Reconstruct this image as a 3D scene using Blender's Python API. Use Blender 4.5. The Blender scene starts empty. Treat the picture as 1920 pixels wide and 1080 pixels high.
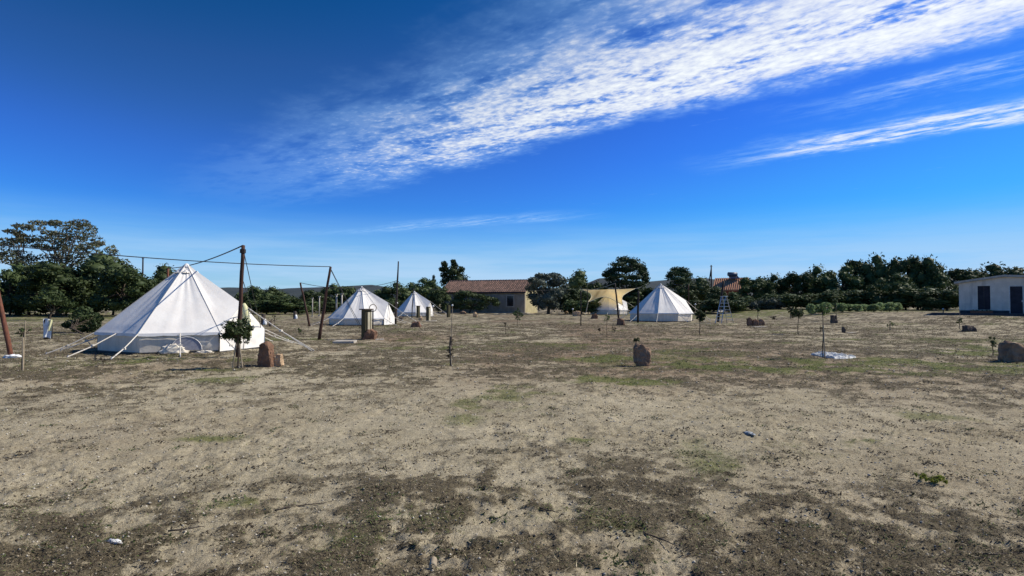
import bpy, bmesh, math, random
import numpy as np
from mathutils import Vector, Matrix, noise as mnoise
R_ = math.radians
scene = bpy.context.scene
col = scene.collection

# ------------------------------------------------------------------ camera
CAM_H, FPX, HZ = 1.55, 1100.0, 567.0
PITCH = math.atan((HZ - 540) / FPX)
cam_d = bpy.data.cameras.new('camera'); cam = bpy.data.objects.new('camera', cam_d); col.objects.link(cam)
cam_d.sensor_width = 36; cam_d.lens = FPX * 36 / 1920; cam_d.clip_end = 20000; cam_d.clip_start = 0.05
cam.location = (0, 0, CAM_H); cam.rotation_euler = (math.pi / 2 + PITCH, 0, 0)
scene.camera = cam

# ------------------------------------------------------------------ sun
SUN_EL, SUN_AZ = R_(41), R_(77)            # azimuth clockwise from +Y (forward) to +X (right)
sd = Vector((math.sin(SUN_AZ) * math.cos(SUN_EL), math.cos(SUN_AZ) * math.cos(SUN_EL), math.sin(SUN_EL)))
sun_d = bpy.data.lights.new('sun', 'SUN'); sun = bpy.data.objects.new('sun', sun_d); col.objects.link(sun)
sun_d.energy = 5.0; sun_d.angle = R_(0.53); sun_d.color = (1.0, 0.925, 0.80)
sun.rotation_euler = sd.to_track_quat('Z', 'Y').to_euler(); sun.location = (30, 20, 60)

scene.view_settings.view_transform = 'Standard'; scene.view_settings.look = 'None'
scene.view_settings.exposure = 0.0; scene.view_settings.gamma = 1.0
scene.view_settings.use_curve_mapping = False
scene.cycles.max_bounces = 5; scene.cycles.diffuse_bounces = 2; scene.cycles.transparent_max_bounces = 6

# ------------------------------------------------------------------ node helpers
class NT:
    def __init__(s, tree): s.t = tree
    def n(s, typ, **kw):
        nd = s.t.nodes.new(typ)
        for k, v in kw.items(): setattr(nd, k, v)
        return nd
    def link(s, a, b): s.t.links.new(a, b)
    def _set(s, sock, v):
        if v is None: return
        if hasattr(v, 'links') or isinstance(v, bpy.types.NodeSocket): s.t.links.new(v, sock)
        else: sock.default_value = v
    def m(s, op, a, b=None, c=None, clamp=False):
        nd = s.n('ShaderNodeMath', operation=op); nd.use_clamp = clamp
        s._set(nd.inputs[0], a); s._set(nd.inputs[1], b); s._set(nd.inputs[2], c); return nd.outputs[0]
    def ss(s, v, lo, hi, a=0.0, b=1.0):
        nd = s.n('ShaderNodeMapRange', interpolation_type='SMOOTHSTEP')
        s._set(nd.inputs[0], v); nd.inputs[1].default_value = lo; nd.inputs[2].default_value = hi
        nd.inputs[3].default_value = a; nd.inputs[4].default_value = b; return nd.outputs[0]
    def comb(s, x, y, z):
        nd = s.n('ShaderNodeCombineXYZ'); s._set(nd.inputs[0], x); s._set(nd.inputs[1], y); s._set(nd.inputs[2], z); return nd.outputs[0]
    def noise(s, vec, scale, detail=4, rough=0.55, dist=0.0):
        nd = s.n('ShaderNodeTexNoise'); s._set(nd.inputs['Vector'], vec)
        nd.inputs['Scale'].default_value = scale; nd.inputs['Detail'].default_value = detail
        nd.inputs['Roughness'].default_value = rough; nd.inputs['Distortion'].default_value = dist
        return nd.outputs['Fac']
    def mix(s, f, a, b, blend='MIX'):
        nd = s.n('ShaderNodeMix', data_type='RGBA', blend_type=blend)
        s._set(nd.inputs[0], f); s._set(nd.inputs[6], rgba(a)); s._set(nd.inputs[7], rgba(b)); return nd.outputs[2]
def rgba(c):
    return (*c, 1.0) if isinstance(c, (tuple, list)) and len(c) == 3 else c

# ------------------------------------------------------------------ world: sky and high cloud
world = bpy.data.worlds.new('World'); scene.world = world; world.use_nodes = True
wt = world.node_tree; wt.nodes.clear(); W = NT(wt)
out = W.n('ShaderNodeOutputWorld'); bg = W.n('ShaderNodeBackground'); bg.inputs['Strength'].default_value = 0.1
sky = W.n('ShaderNodeTexSky', sky_type='NISHITA'); sky.sun_disc = False
sky.sun_elevation = SUN_EL; sky.sun_rotation = SUN_AZ; sky.altitude = 0; sky.air_density = 1.0; sky.dust_density = 0.3; sky.ozone_density = 3.0
gam = W.n('ShaderNodeGamma'); gam.inputs[1].default_value = 1.30
hs = W.n('ShaderNodeHueSaturation'); hs.inputs['Saturation'].default_value = 1.28; hs.inputs['Value'].default_value = 1.0
W.link(sky.outputs[0], gam.inputs[0]); W.link(gam.outputs[0], hs.inputs['Color'])
hs_out = W.mix(1.0, hs.outputs[0], (0.50, 0.78, 1.0), 'MULTIPLY')
cv = W.n('ShaderNodeRGBCurve')
def curve(c, pts):
    while len(c.points) > 2: c.points.remove(c.points[1])
    c.points[0].location = pts[0]; c.points[1].location = pts[-1]
    for p in pts[1:-1]: c.points.new(*p)
K_ = .5                                     # keeps the sky's range inside the curve box
curve(cv.mapping.curves[0], [(0, 0), (.008 * K_, .020 * K_), (.055 * K_, .041 * K_), (.22 * K_, .072 * K_), (.67 * K_, .15 * K_), (1, .26 * K_)])
curve(cv.mapping.curves[1], [(0, 0), (.15 * K_, .096 * K_), (.314 * K_, .200 * K_), (.645 * K_, .41 * K_), (.85 * K_, .47 * K_), (1, .60 * K_)])
curve(cv.mapping.curves[2], [(0, 0), (.57 * K_, .335 * K_), (.84 * K_, .70 * K_), (1.1 * K_, .92 * K_), (1, 1.02 * K_)])
cv.mapping.update()
W.link(W.mix(1.0, hs_out, (.1 * K_,) * 3, 'MULTIPLY'), cv.inputs['Color'])
hs_out = W.mix(1.0, cv.outputs[0], (10 / K_,) * 3, 'MULTIPLY')
tc = W.n('ShaderNodeTexCoord'); sx = W.n('ShaderNodeSeparateXYZ'); W.link(tc.outputs['Generated'], sx.inputs[0])
dz = W.m('MAXIMUM', sx.outputs[2], 0.012)
u = W.m('DIVIDE', sx.outputs[0], dz); v = W.m('DIVIDE', sx.outputs[1], dz)
s_ = W.m('ADD', u, v); t_ = W.m('SUBTRACT', v, u)
up = W.ss(sx.outputs[2], 0.0, 0.03)
P2 = W.comb(s_, t_, 0.0)
warp = W.noise(P2, 0.55, 3, 0.55)
warp2 = W.noise(P2, 1.9, 4, 0.65)
sw = W.m('ADD', W.m('ADD', s_, W.m('MULTIPLY', W.m('SUBTRACT', warp, 0.5), 0.8)), W.m('MULTIPLY', W.m('SUBTRACT', warp2, 0.5), 0.75))
# main altocumulus band
band = W.m('MULTIPLY', W.ss(sw, 1.65, 2.5), W.ss(sw, 3.50, 4.12, 1, 0))
dens = W.m('MULTIPLY', W.ss(s_, 1.9, 3.5, 0.50, 1.0), W.ss(t_, 1.5, 10.0, 1.0, 0.0))
vor = W.n('ShaderNodeTexVoronoi', feature='SMOOTH_F1'); vor.inputs['Smoothness'].default_value = 0.6
cellv = W.comb(W.m('MULTIPLY', s_, 1.25), W.m('MULTIPLY', t_, 0.8), W.m('MULTIPLY', warp2, 0.25))
W.link(cellv, vor.inputs['Vector']); vor.inputs['Scale'].default_value = 17.0
cell = W.m('SUBTRACT', 1.0, W.m('MULTIPLY', vor.outputs['Distance'], 1.45))
fine = W.noise(W.comb(W.m('MULTIPLY', s_, 1.6), W.m('MULTIPLY', t_, 1.05), 0.3), 15.0, 6, 0.58, 0.25)
mid = W.noise(W.comb(W.m('MULTIPLY', s_, 1.4), W.m('MULTIPLY', t_, 0.6), 1.7), 3.2, 4, 0.6)
tex = W.m('ADD', W.m('ADD', W.m('MULTIPLY', cell, 0.22), W.m('MULTIPLY', fine, 1.15)), W.m('MULTIPLY', mid, 0.60))
bd = W.m('MULTIPLY', band, dens)
thr = W.m('SUBTRACT', W.m('ADD', tex, W.m('MULTIPLY', dens, 0.74)), 1.52)
a1 = W.m('MULTIPLY', W.m('MULTIPLY', W.m('MULTIPLY', W.ss(thr, -0.30, 0.48), W.ss(s_, 1.9, 3.3, .55, 1.0)), W.m('ADD', W.m('MULTIPLY', dens, 0.75), 0.25)), band)
veil = W.m('MULTIPLY', bd, 0.62)
a1 = W.m('SUBTRACT', 1.0, W.m('MULTIPLY', W.m('SUBTRACT', 1.0, a1), W.m('SUBTRACT', 1.0, W.m('MULTIPLY', veil, W.ss(mid, .26, .60, .12, 1)))))
# second, wispy band low on the right
fib = W.noise(W.comb(W.m('MULTIPLY', s_, 2.6), W.m('MULTIPLY', t_, 0.45), 4.0), 2.4, 6, 0.68)
fib2 = W.noise(W.comb(W.m('MULTIPLY', s_, 1.6), W.m('MULTIPLY', t_, 0.9), 9.0), 6.0, 5, 0.65)
ftx = W.m('ADD', W.m('MULTIPLY', fib, 0.7), W.m('MULTIPLY', fib2, 0.4))
b2 = W.m('MULTIPLY', W.m('MULTIPLY', W.ss(sw, 5.0, 5.7), W.ss(sw, 5.85, 6.25, 1, 0)), W.ss(t_, 1.3, 3.3, 1, 0))
a2 = W.m('MULTIPLY', b2, W.ss(ftx, 0.36, 0.70, 0.0, .90))
b3 = W.m('MULTIPLY', W.m('MULTIPLY', W.ss(sw, 4.15, 4.45), W.ss(sw, 4.65, 5.0, 1, 0)), W.ss(t_, 0.6, 2.0, 1, 0))
a3 = W.m('MULTIPLY', b3, W.ss(ftx, 0.44, 0.72, 0, 0.5))
q = W.m('ADD', v, W.m('MULTIPLY', u, 0.53))
qd = W.m('ABSOLUTE', W.m('SUBTRACT', W.m('ADD', q, W.m('MULTIPLY', W.m('SUBTRACT', warp, 0.5), 0.9)), 7.05))
b4 = W.m('MULTIPLY', W.ss(qd, 0.05, 0.6, 1, 0), W.m('MULTIPLY', W.ss(t_, 5.2, 6.8), W.ss(t_, 9.0, 12.5, 1, 0)))
a4 = W.m('MULTIPLY', b4, W.ss(ftx, 0.40, 0.70, 0.06, 0.42))
scat = W.m('MULTIPLY', W.m('MULTIPLY', W.ss(s_, 3.8, 4.6), W.ss(s_, 9.0, 12.0, 1, 0)), W.ss(ftx, 0.66, 0.84, 0, 0.35))
lowt = W.noise(W.comb(W.m('MULTIPLY', sx.outputs[0], 2.0), W.m('MULTIPLY', sx.outputs[1], 2.0), W.m('MULTIPLY', sx.outputs[2], 26.0)), 1.6, 5, 0.6)
a5 = W.m('MULTIPLY', W.ss(sx.outputs[2], 0.025, 0.16, 1, 0), W.ss(lowt, 0.36, 0.66, 0.66, 1.0))
al = W.m('MAXIMUM', W.m('MAXIMUM', a1, a2), W.m('MAXIMUM', W.m('MAXIMUM', a3, a4), scat))
al = W.m('MULTIPLY', al, up, clamp=True)
c1 = W.mix(a5, hs_out, (4.5, 6.7, 9.3))
c2 = W.mix(al, c1, W.mix(W.ss(al, .15, .75), (3.4, 6.4, 10.6), (9.6, 10.1, 10.2)))
W.link(c2, bg.inputs[0]); W.link(bg.outputs[0], out.inputs[0])

# ------------------------------------------------------------------ numpy noise
def _h(ix, iy, seed):
    n = (ix.astype(np.int64) * 374761393 + iy.astype(np.int64) * 668265263 + seed * 974634777) & 0xffffffff
    n = ((n ^ (n >> 13)) * 1274126177) & 0xffffffff
    n = ((n ^ (n >> 16)) * 2246822519) & 0xffffffff
    return ((n ^ (n >> 15)) & 0xffffff) / float(0xffffff)
def vn(x, y, seed=0):
    ix = np.floor(x); iy = np.floor(y); fx = x - ix; fy = y - iy
    fx = fx * fx * (3 - 2 * fx); fy = fy * fy * (3 - 2 * fy)
    a = _h(ix, iy, seed); b = _h(ix + 1, iy, seed); c = _h(ix, iy + 1, seed); d = _h(ix + 1, iy + 1, seed)
    return (a * (1 - fx) + b * fx) * (1 - fy) + (c * (1 - fx) + d * fx) * fy
def fbm(x, y, octv=4, seed=0, gain=0.5):
    s = np.zeros_like(x); a = 1.0; tot = 0.0
    for o in range(octv):
        ca, sa = math.cos(o * 1.1), math.sin(o * 1.1)
        s += a * vn((x * ca - y * sa) * 2 ** o + 13.1 * o, (x * sa + y * ca) * 2 ** o - 7.7 * o, seed + o * 17)
        tot += a; a *= gain
    return s / tot
def sst(x, lo, hi):
    t = np.clip((x - lo) / (hi - lo), 0, 1); return t * t * (3 - 2 * t)

# ------------------------------------------------------------------ ground shape and placement
def gmac(x, y):
    x = np.asarray(x, float); y = np.asarray(y, float)
    return 0.62 * sst(y, 30, 44) * sst(x, 22, 34)
def g(x, y): return float(gmac(x, y))
def ray(px, py):
    f = Vector((0, math.cos(PITCH), math.sin(PITCH))); upv = Vector((0, -math.sin(PITCH), math.cos(PITCH)))
    return f + Vector((1, 0, 0)) * ((px - 960) / FPX) + upv * ((540 - py) / FPX)
def at(px, py, D):                       # the point seen at that pixel, D metres ahead
    r = ray(px, py); return Vector((0, 0, CAM_H)) + r * (D / r.y)
def G(px, py):                           # where the ground is seen at that pixel
    r = ray(px, py); lo, hi = 1.0, 400.0
    for _ in range(60):
        m = (lo + hi) / 2; p = Vector((0, 0, CAM_H)) + r * (m / r.y)
        if p.z > g(p.x, p.y): lo = m
        else: hi = m
    p = Vector((0, 0, CAM_H)) + r * (lo / r.y); p.z = g(p.x, p.y); return p
def on(px, D):                           # on the ground at that bearing and distance
    x = (px - 960) / FPX * D; return Vector((x, D, g(x, D)))
def mpp(D): return D / FPX               # metres per photo pixel

def veg(x, y):
    d = np.sqrt(x * x + y * y)
    b = fbm(x * 1.1, y * 1.1, 4, 5, 0.65)
    s = fbm(x * 5.2, y * 5.2, 4, 9, 0.68)
    bias = .052 * (1 - sst(d, 4.4, 7.6)) + .05 * (fbm(x * .45 + 7, y * .45, 2, 63) - .5) * 2 - .035 * np.exp(-((d - 8.5) / 2.2) ** 2) + .045 * sst(d, 11, 15)
    v = sst(b * 0.44 + s * 0.60 + bias, 0.45, 0.66)
    zone = 0.72 + 0.45 * np.exp(-((d - 3.4) / 1.9) ** 2) - 0.42 * np.exp(-((d - 8.0) / 2.8) ** 2) + 0.30 * sst(d, 10.5, 15)
    zone += 0.15 * np.exp(-(((x - 1.0) / 1.2) ** 2 + ((y - 4.9) / 0.8) ** 2)) - 0.3 * np.exp(-(((x + 2.9) / 1.1) ** 2 + ((y - 5.3) / .7) ** 2))
    zone += 0.25 * np.exp(-(((x + 2.4) / 1.2) ** 2 + ((y - 3.6) / .5) ** 2))
    return np.clip(v * zone * 1.15, 0, 1)
def _gp(px, py, rx, ry):
    p = G(px, py); return (p.x, p.y, rx, ry)
GP = [(_gp(1150, 718, 1.0, 0.9), .9), (_gp(1400, 690, 4.0, 1.4), .65), (_gp(1680, 690, 3.6, 1.4), .85), (_gp(1290, 662, 2.2, 1.6), .6),
      (_gp(1880, 690, 2.4, 1.0), .8), (_gp(1420, 584, 12, 12), .9), (_gp(100, 596, 14, 12), .8), (_gp(940, 655, 2.5, 2.0), .35),
      (_gp(390, 822, .45, .2), .8), (_gp(470, 945, .35, .14), .7), (_gp(1090, 825, .22, .18), .8), (_gp(690, 1020, .25, .12), .75),
      (_gp(1560, 840, .7, .35), .6), (_gp(1610, 827, .2, .1), .9), (_gp(1350, 675, 5, 1.2), .4), (_gp(110, 680, 2.4, 1.5), .35),
      (_gp(860, 683, .5, .5), .6), (_gp(1850, 660, 3, 1.2), .5), (_gp(1870, 640, 5, 3), .5), (_gp(300, 700, 2.5, 1.0), .3)]
def green(x, y):
    s = np.zeros_like(x)
    for (cx, cy, rx, ry), k in GP:
        s += k * np.exp(-(((x - cx) / rx) ** 2 + ((y - cy) / ry) ** 2))
    n = fbm(x * 1.7, y * 1.7, 5, 31, 0.62)
    base = 0.55 * sst(fbm(x * .5, y * .5, 3, 44), .56, .72)
    s += .55 * sst(y, 52, 62) * sst(x, 8, 16) + .5 * sst(y, 38, 55) * sst(-x, 18, 26)
    return np.clip((s + base) * sst(n, .34, .60), 0, 1)
def redb(x, y):
    n = fbm(x * 0.22 + 3, y * 0.16, 4, 77, 0.55)
    mid = np.exp(-(((x + 1.0) / 11.0) ** 2)) * sst(y, 9, 15) * (1 - 0.55 * sst(y, 45, 70))
    return np.clip(sst(n, .38, .66) * (0.25 + 0.95 * mid), 0, 1)
def hmic(x, y):
    v = veg(x, y); d = np.abs(y) + 1
    k = 1.0 / (1 + (d / 45.0) ** 2)
    a = (fbm(x * 1.1, y * 1.1, 3, 3) - .5) * .08 + (fbm(x * 6, y * 6, 4, 4, .65) - .5) * .050 * (.35 + 1.3 * sst(fbm(x * .7, y * .7, 3, 21), .38, .64)) + (fbm(x * 25, y * 25, 3, 6) - .5) * .024
    return (a + v * .016) * k

# ------------------------------------------------------------------ object helpers
def tag(o, label=None, cat=None, group=None, kind=None):
    if label: o['label'] = label
    if cat: o['category'] = cat
    if group: o['group'] = group
    if kind: o['kind'] = kind
    return o
def thing(name, label, cat, loc=(0, 0, 0), rz=0.0, group=None):
    o = bpy.data.objects.new(name, None); col.objects.link(o); o.empty_display_size = .2
    o.location = loc; o.rotation_euler = (0, 0, rz)
    return tag(o, label, cat, group)
def link(name, me, parent=None, loc=(0, 0, 0)):
    o = bpy.data.objects.new(name, me); col.objects.link(o); o.parent = parent; o.location = loc; return o
def np_mesh(name, V, F, mat, smooth=False, colors=None):
    """V (n,3); F (m,k) array or list of such arrays"""
    me = bpy.data.meshes.new(name)
    Fs = F if isinstance(F, list) else [F]
    Fs = [np.asarray(f, np.int32) for f in Fs if len(f)]
    nl = sum(f.size for f in Fs); npoly = sum(len(f) for f in Fs)
    me.vertices.add(len(V)); me.vertices.foreach_set('co', np.asarray(V, np.float32).ravel())
    me.loops.add(nl); me.polygons.add(npoly)
    me.loops.foreach_set('vertex_index', np.concatenate([f.ravel() for f in Fs]))
    tot = np.concatenate([np.full(len(f), f.shape[1], np.int32) for f in Fs])
    st = np.concatenate([[0], np.cumsum(tot)[:-1]]).astype(np.int32)
    me.polygons.foreach_set('loop_start', st); me.polygons.foreach_set('loop_total', tot)
    if smooth: me.polygons.foreach_set('use_smooth', np.ones(npoly, bool))
    me.update(calc_edges=True)
    if colors is not None:
        at_ = me.color_attributes.new('Col', 'FLOAT_COLOR', 'POINT')
        c = np.ones((len(V), 4), np.float32); c[:, :colors.shape[1]] = colors
        at_.data.foreach_set('color', c.ravel())
    if mat: me.materials.append(mat)
    return me

class MB:                                # collects simple shapes, builds ONE mesh object
    def __init__(s): s.v = []; s.f = []
    def add(s, vs, fs):
        b = len(s.v); s.v += [tuple(p) for p in vs]; s.f += [tuple(i + b for i in f) for f in fs]; return s
    def box(s, c, size, rz=0.0, rx=0.0, ry=0.0, taper=1.0):
        hx, hy, hz = size[0] / 2, size[1] / 2, size[2] / 2
        M = Matrix.Translation(c) @ Matrix.Rotation(rz, 4, 'Z') @ Matrix.Rotation(ry, 4, 'Y') @ Matrix.Rotation(rx, 4, 'X')
        vs = []
        for z, k in ((-hz, 1), (hz, taper)):
            for x, y in ((-hx, -hy), (hx, -hy), (hx, hy), (-hx, hy)): vs.append(M @ Vector((x * k, y * k, z)))
        return s.add(vs, [(0, 3, 2, 1), (4, 5, 6, 7), (0, 1, 5, 4), (1, 2, 6, 5), (2, 3, 7, 6), (3, 0, 4, 7)])
    def tube(s, pts, r, n=7, cap=True):
        pts = [Vector(p) for p in pts]; m = len(pts)
        rr = r if isinstance(r, (list, tuple)) else [r] * m
        rings = []; prev = None
        for i, p in enumerate(pts):
            d = (pts[min(i + 1, m - 1)] - pts[max(i - 1, 0)]).normalized()
            if prev is None:
                a = Vector((0, 0, 1)) if abs(d.z) < .9 else Vector((1, 0, 0)); x = d.cross(a).normalized()
            else: x = (prev - d * prev.dot(d)).normalized()
            prev = x; y = d.cross(x)
            rings.append([p + (x * math.cos(2 * math.pi * k / n) + y * math.sin(2 * math.pi * k / n)) * rr[i] for k in range(n)])
        vs = [q for ring in rings for q in ring]; fs = []
        for i in range(m - 1):
            for k in range(n):
                k2 = (k + 1) % n; fs.append((i * n + k, i * n + k2, (i + 1) * n + k2, (i + 1) * n + k))
        if cap: fs += [tuple(range(n - 1, -1, -1)), tuple((m - 1) * n + k for k in range(n))]
        return s.add(vs, fs)
    def build(s, name, mat, parent=None, smooth=False, loc=(0, 0, 0)):
        me = bpy.data.meshes.new(name); me.from_pydata(s.v, [], s.f); me.materials.append(mat)
        if smooth:
            for p in me.polygons: p.use_smooth = True
        bm = bmesh.new(); bm.from_mesh(me); bmesh.ops.recalc_face_normals(bm, faces=bm.faces); bm.to_mesh(me); bm.free()
        return link(name, me, parent, loc)

def children(o): return [c for c in bpy.data.objects if c.parent == o]
def dup(root, loc, rz=0.0, scale=None, label=None, group=None, kids=None):
    r = root.copy(); col.objects.link(r); r.location = loc; r.rotation_euler = (0, 0, rz)
    if scale is not None: r.scale = scale
    if label: r['label'] = label
    if group: r['group'] = group
    for ch in (kids if kids is not None else children(root)):
        c = ch.copy(); col.objects.link(c); c.parent = r
    return r

# ------------------------------------------------------------------ materials
def mat(name, c1, c2=None, scale=6.0, rough=0.85, bump=0.0, bscale=30.0, spec=0.3, metal=0.0, detail=5, lo=.35, hi=.65, stretch=None, streak=None):
    m = bpy.data.materials.new(name); m.use_nodes = True; t = NT(m.node_tree); b = m.node_tree.nodes['Principled BSDF']
    b.inputs['Roughness'].default_value = rough; b.inputs['Metallic'].default_value = metal
    b.inputs['Specular IOR Level'].default_value = spec
    tcn = t.n('ShaderNodeTexCoord'); vec = tcn.outputs['Object']
    if stretch:
        mp = t.n('ShaderNodeMapping'); mp.inputs['Scale'].default_value = stretch; t.link(vec, mp.inputs[0]); vec = mp.outputs[0]
    if c2 is None: c2 = tuple(x * .72 for x in c1)
    f = t.ss(t.noise(vec, scale, detail, .6), lo, hi)
    cc = t.mix(f, c1, c2)
    if streak:
        sc_, amt, ccol = streak
        mp = t.n('ShaderNodeMapping'); mp.inputs['Scale'].default_value = (sc_, sc_, sc_ * .12); t.link(tcn.outputs['Object'], mp.inputs[0])
        cc = t.mix(t.ss(t.noise(mp.outputs[0], 1.0, 5, .65), .48, .75, 0, amt), cc, ccol)
    t.link(cc, b.inputs['Base Color'])
    if bump:
        bn = t.n('ShaderNodeBump'); bn.inputs['Strength'].default_value = 1.0; bn.inputs['Distance'].default_value = bump
        t.link(t.noise(vec, bscale, 5, .6), bn.inputs['Height']); t.link(bn.outputs[0], b.inputs['Normal'])
    return m
def leaf_mat(name, c1, c2, c3=None, trans=0.12):
    m = bpy.data.materials.new(name); m.use_nodes = True; t = NT(m.node_tree); b = m.node_tree.nodes['Principled BSDF']
    b.inputs['Roughness'].default_value = .62; b.inputs['Specular IOR Level'].default_value = .25
    ge = t.n('ShaderNodeNewGeometry'); tcn = t.n('ShaderNodeTexCoord'); oi = t.n('ShaderNodeObjectInfo')
    cc = t.mix(ge.outputs['Random Per Island'], c1, c2)
    f = t.ss(t.noise(tcn.outputs['Object'], 1.1, 3, .6), .35, .7, 0, .7)
    cc = t.mix(f, cc, c3 or tuple(x * .6 for x in c1))
    vv = t.m('ADD', t.m('MULTIPLY', oi.outputs['Random'], .5), .75)
    cc = t.mix(1.0, cc, t.comb(vv, vv, vv), 'MULTIPLY')
    t.link(cc, b.inputs['Base Color'])
    tr = t.n('ShaderNodeBsdfTranslucent'); t.link(cc, tr.inputs[0]); mx = t.n('ShaderNodeMixShader'); mx.inputs[0].default_value = trans
    t.link(b.outputs[0], mx.inputs[1]); t.link(tr.outputs[0], mx.inputs[2])
    t.link(mx.outputs[0], m.node_tree.nodes['Material Output'].inputs['Surface'])
    return m
def col_mat(name, rough=.9):
    m = bpy.data.materials.new(name); m.use_nodes = True; t = NT(m.node_tree); b = m.node_tree.nodes['Principled BSDF']
    b.inputs['Roughness'].default_value = rough; b.inputs['Specular IOR Level'].default_value = .2
    a = t.n('ShaderNodeVertexColor'); a.layer_name = 'Col'; ge = t.n('ShaderNodeNewGeometry')
    n = t.ss(t.noise(ge.outputs['Position'], 60, 3, .6), .3, .7, .75, 1.2)
    t.link(t.mix(1.0, a.outputs[0], t.comb(n, n, n), 'MULTIPLY'), b.inputs['Base Color']); return m

M = {}
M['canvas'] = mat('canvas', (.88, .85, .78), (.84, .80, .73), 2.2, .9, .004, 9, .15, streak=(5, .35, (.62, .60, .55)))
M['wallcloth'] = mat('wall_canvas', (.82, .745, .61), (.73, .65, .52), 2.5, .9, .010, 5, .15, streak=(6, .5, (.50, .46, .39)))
M['trim'] = mat('canvas_trim', (.82, .81, .78), (.76, .75, .72), 8, .85)
M['seam'] = mat('seam_tape', (.50, .48, .43), (.42, .40, .36), 8, .85)
M['rope'] = mat('cotton_rope', (.74, .69, .60), (.60, .55, .46), 20, .9)
M['sheet_dark'] = mat('groundsheet', (.035, .035, .04), (.06, .06, .06), 5, .6)
M['vent'] = mat('vent_mesh', (.10, .11, .11), (.06, .07, .07), 20, .8)
M['window_net'] = mat('window_net', (.36, .36, .40), (.29, .29, .33), 12, .7)
M['yellowcloth'] = mat('yellow_cloth', (.66, .64, .30), (.72, .70, .45), 5, .85)
M['pole'] = mat('reddish_pole_wood', (.085, .040, .026), (.045, .024, .018), 5, .8, .006, 30, stretch=(3, 3, .5))
M['poledark'] = mat('dark_pole_wood', (.040, .030, .028), (.022, .018, .017), 5, .8, .006, 30, stretch=(3, 3, .5))
M['polered'] = mat('red_brown_pole_wood', (.21, .078, .042), (.12, .048, .03), 6, .75, .008, 30, stretch=(3, 3, .5))
M['cable'] = mat('black_cable', (.018, .022, .026), (.03, .035, .04), 10, .6)
M['rockred'] = mat('reddish_rock', (.26, .145, .088), (.150, .086, .054), 4, .95, .03, 9)
M['rocktan'] = mat('tan_rock', (.60, .42, .25), (.36, .25, .15), 4, .95, .03, 9)
M['rockgrey'] = mat('grey_brown_rock', (.33, .215, .135), (.20, .130, .085), 4, .95, .03, 9)
M['rockdark'] = mat('dark_rock', (.14, .105, .075), (.08, .066, .058), 4, .95, .03, 9)
M['bark'] = mat('bark', (.11, .085, .062), (.06, .046, .035), 3, .95, .02, 12, stretch=(3, 3, .6))
M['barkpale'] = mat('pale_bark', (.27, .22, .17), (.15, .12, .09), 3, .95, .02, 12, stretch=(3, 3, .6))
M['stake'] = mat('stake_wood', (.42, .35, .24), (.28, .22, .15), 9, .9)
M['metal'] = mat('aluminium', (.55, .57, .60), (.42, .44, .46), 9, .38, metal=.7)
M['white'] = mat('white_plastic', (.78, .79, .78), (.64, .66, .65), 4, .5, .01, 6)
M['sheetw'] = mat('dirty_white_sheet', (.70, .70, .66), (.44, .41, .34), 3.0, .7, .01, 8, lo=.45, hi=.8)
M['blueish'] = mat('blue_plastic', (.20, .23, .25), (.38, .40, .40), 30, .5)
M['olive_wood'] = mat('olive_timber', (.095, .085, .042), (.055, .05, .028), 4, .9, .006, 20, stretch=(3, 3, .4))
M['cream'] = mat('cream_board', (.66, .60, .42), (.52, .46, .31), 4, .85)
M['concrete'] = mat('pale_concrete', (.50, .46, .39), (.38, .34, .28), 6, .95, .01, 20)
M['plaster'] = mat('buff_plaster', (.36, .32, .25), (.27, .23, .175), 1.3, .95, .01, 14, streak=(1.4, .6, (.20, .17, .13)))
M['plasteryel'] = mat('yellow_plaster', (.46, .405, .23), (.37, .32, .18), 1.5, .95, .01, 14)  # end wall plaster, lighter and yellower than the other walls
M['hutplaster'] = mat('whitewash', (.80, .72, .60), (.68, .61, .50), 1.6, .95, .008, 14, streak=(2.2, .6, (.38, .36, .32)))
M['hutroof'] = mat('roof_edge', (.50, .47, .40), (.38, .36, .31), 3, .95)
M['plinth'] = mat('dark_plinth', (.085, .08, .08), (.06, .055, .055), 3, .9)
M['darkdoor'] = mat('dark_door', (.035, .035, .048), (.022, .022, .03), 3, .7)
M['glass'] = mat('dark_window_glass', (.012, .015, .024), (.02, .022, .03), 2, .15, spec=.5)
M['terracotta'] = mat('terracotta', (.42, .20, .125), (.27, .135, .09), 5, .9, streak=(4, .5, (.16, .11, .085)))
M['terracotta2'] = mat('orange_terracotta', (.52, .29, .17), (.40, .20, .12), 3, .9)
M['redwall'] = mat('red_wall', (.36, .085, .06), (.28, .07, .05), 2, .9)
M['tank'] = mat('boiler_tank', (.10, .13, .18), (.07, .09, .13), 3, .4)
M['planter'] = mat('terracotta_planter', (.32, .13, .07), (.24, .10, .06), 5, .9)
M['hill'] = mat('scrub_hill', (.030, .042, .046), (.050, .060, .056), .012, .95)
M['lf_dark'] = leaf_mat('dark_evergreen_leaf', (.058, .090, .030), (.105, .138, .050))
M['lf_mid'] = leaf_mat('green_leaf', (.042, .070, .020), (.078, .105, .034))
M['lf_euc'] = leaf_mat('eucalyptus_leaf', (.120, .155, .080), (.185, .180, .105), (.12, .10, .07), .25)
M['lf_olive'] = leaf_mat('olive_leaf', (.090, .110, .078), (.140, .160, .120), (.05, .068, .044))
M['lf_pine'] = leaf_mat('pine_needle', (.030, .060, .022), (.060, .092, .036))
M['lf_sap'] = leaf_mat('sapling_leaf', (.060, .110, .030), (.120, .160, .060), trans=.25)
M['lf_hedge'] = leaf_mat('low_shrub_leaf', (.240, .340, .130), (.360, .450, .220), trans=.45)
M['lf_dry'] = leaf_mat('dry_leaf', (.130, .105, .060), (.085, .070, .045), trans=.15)
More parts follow.
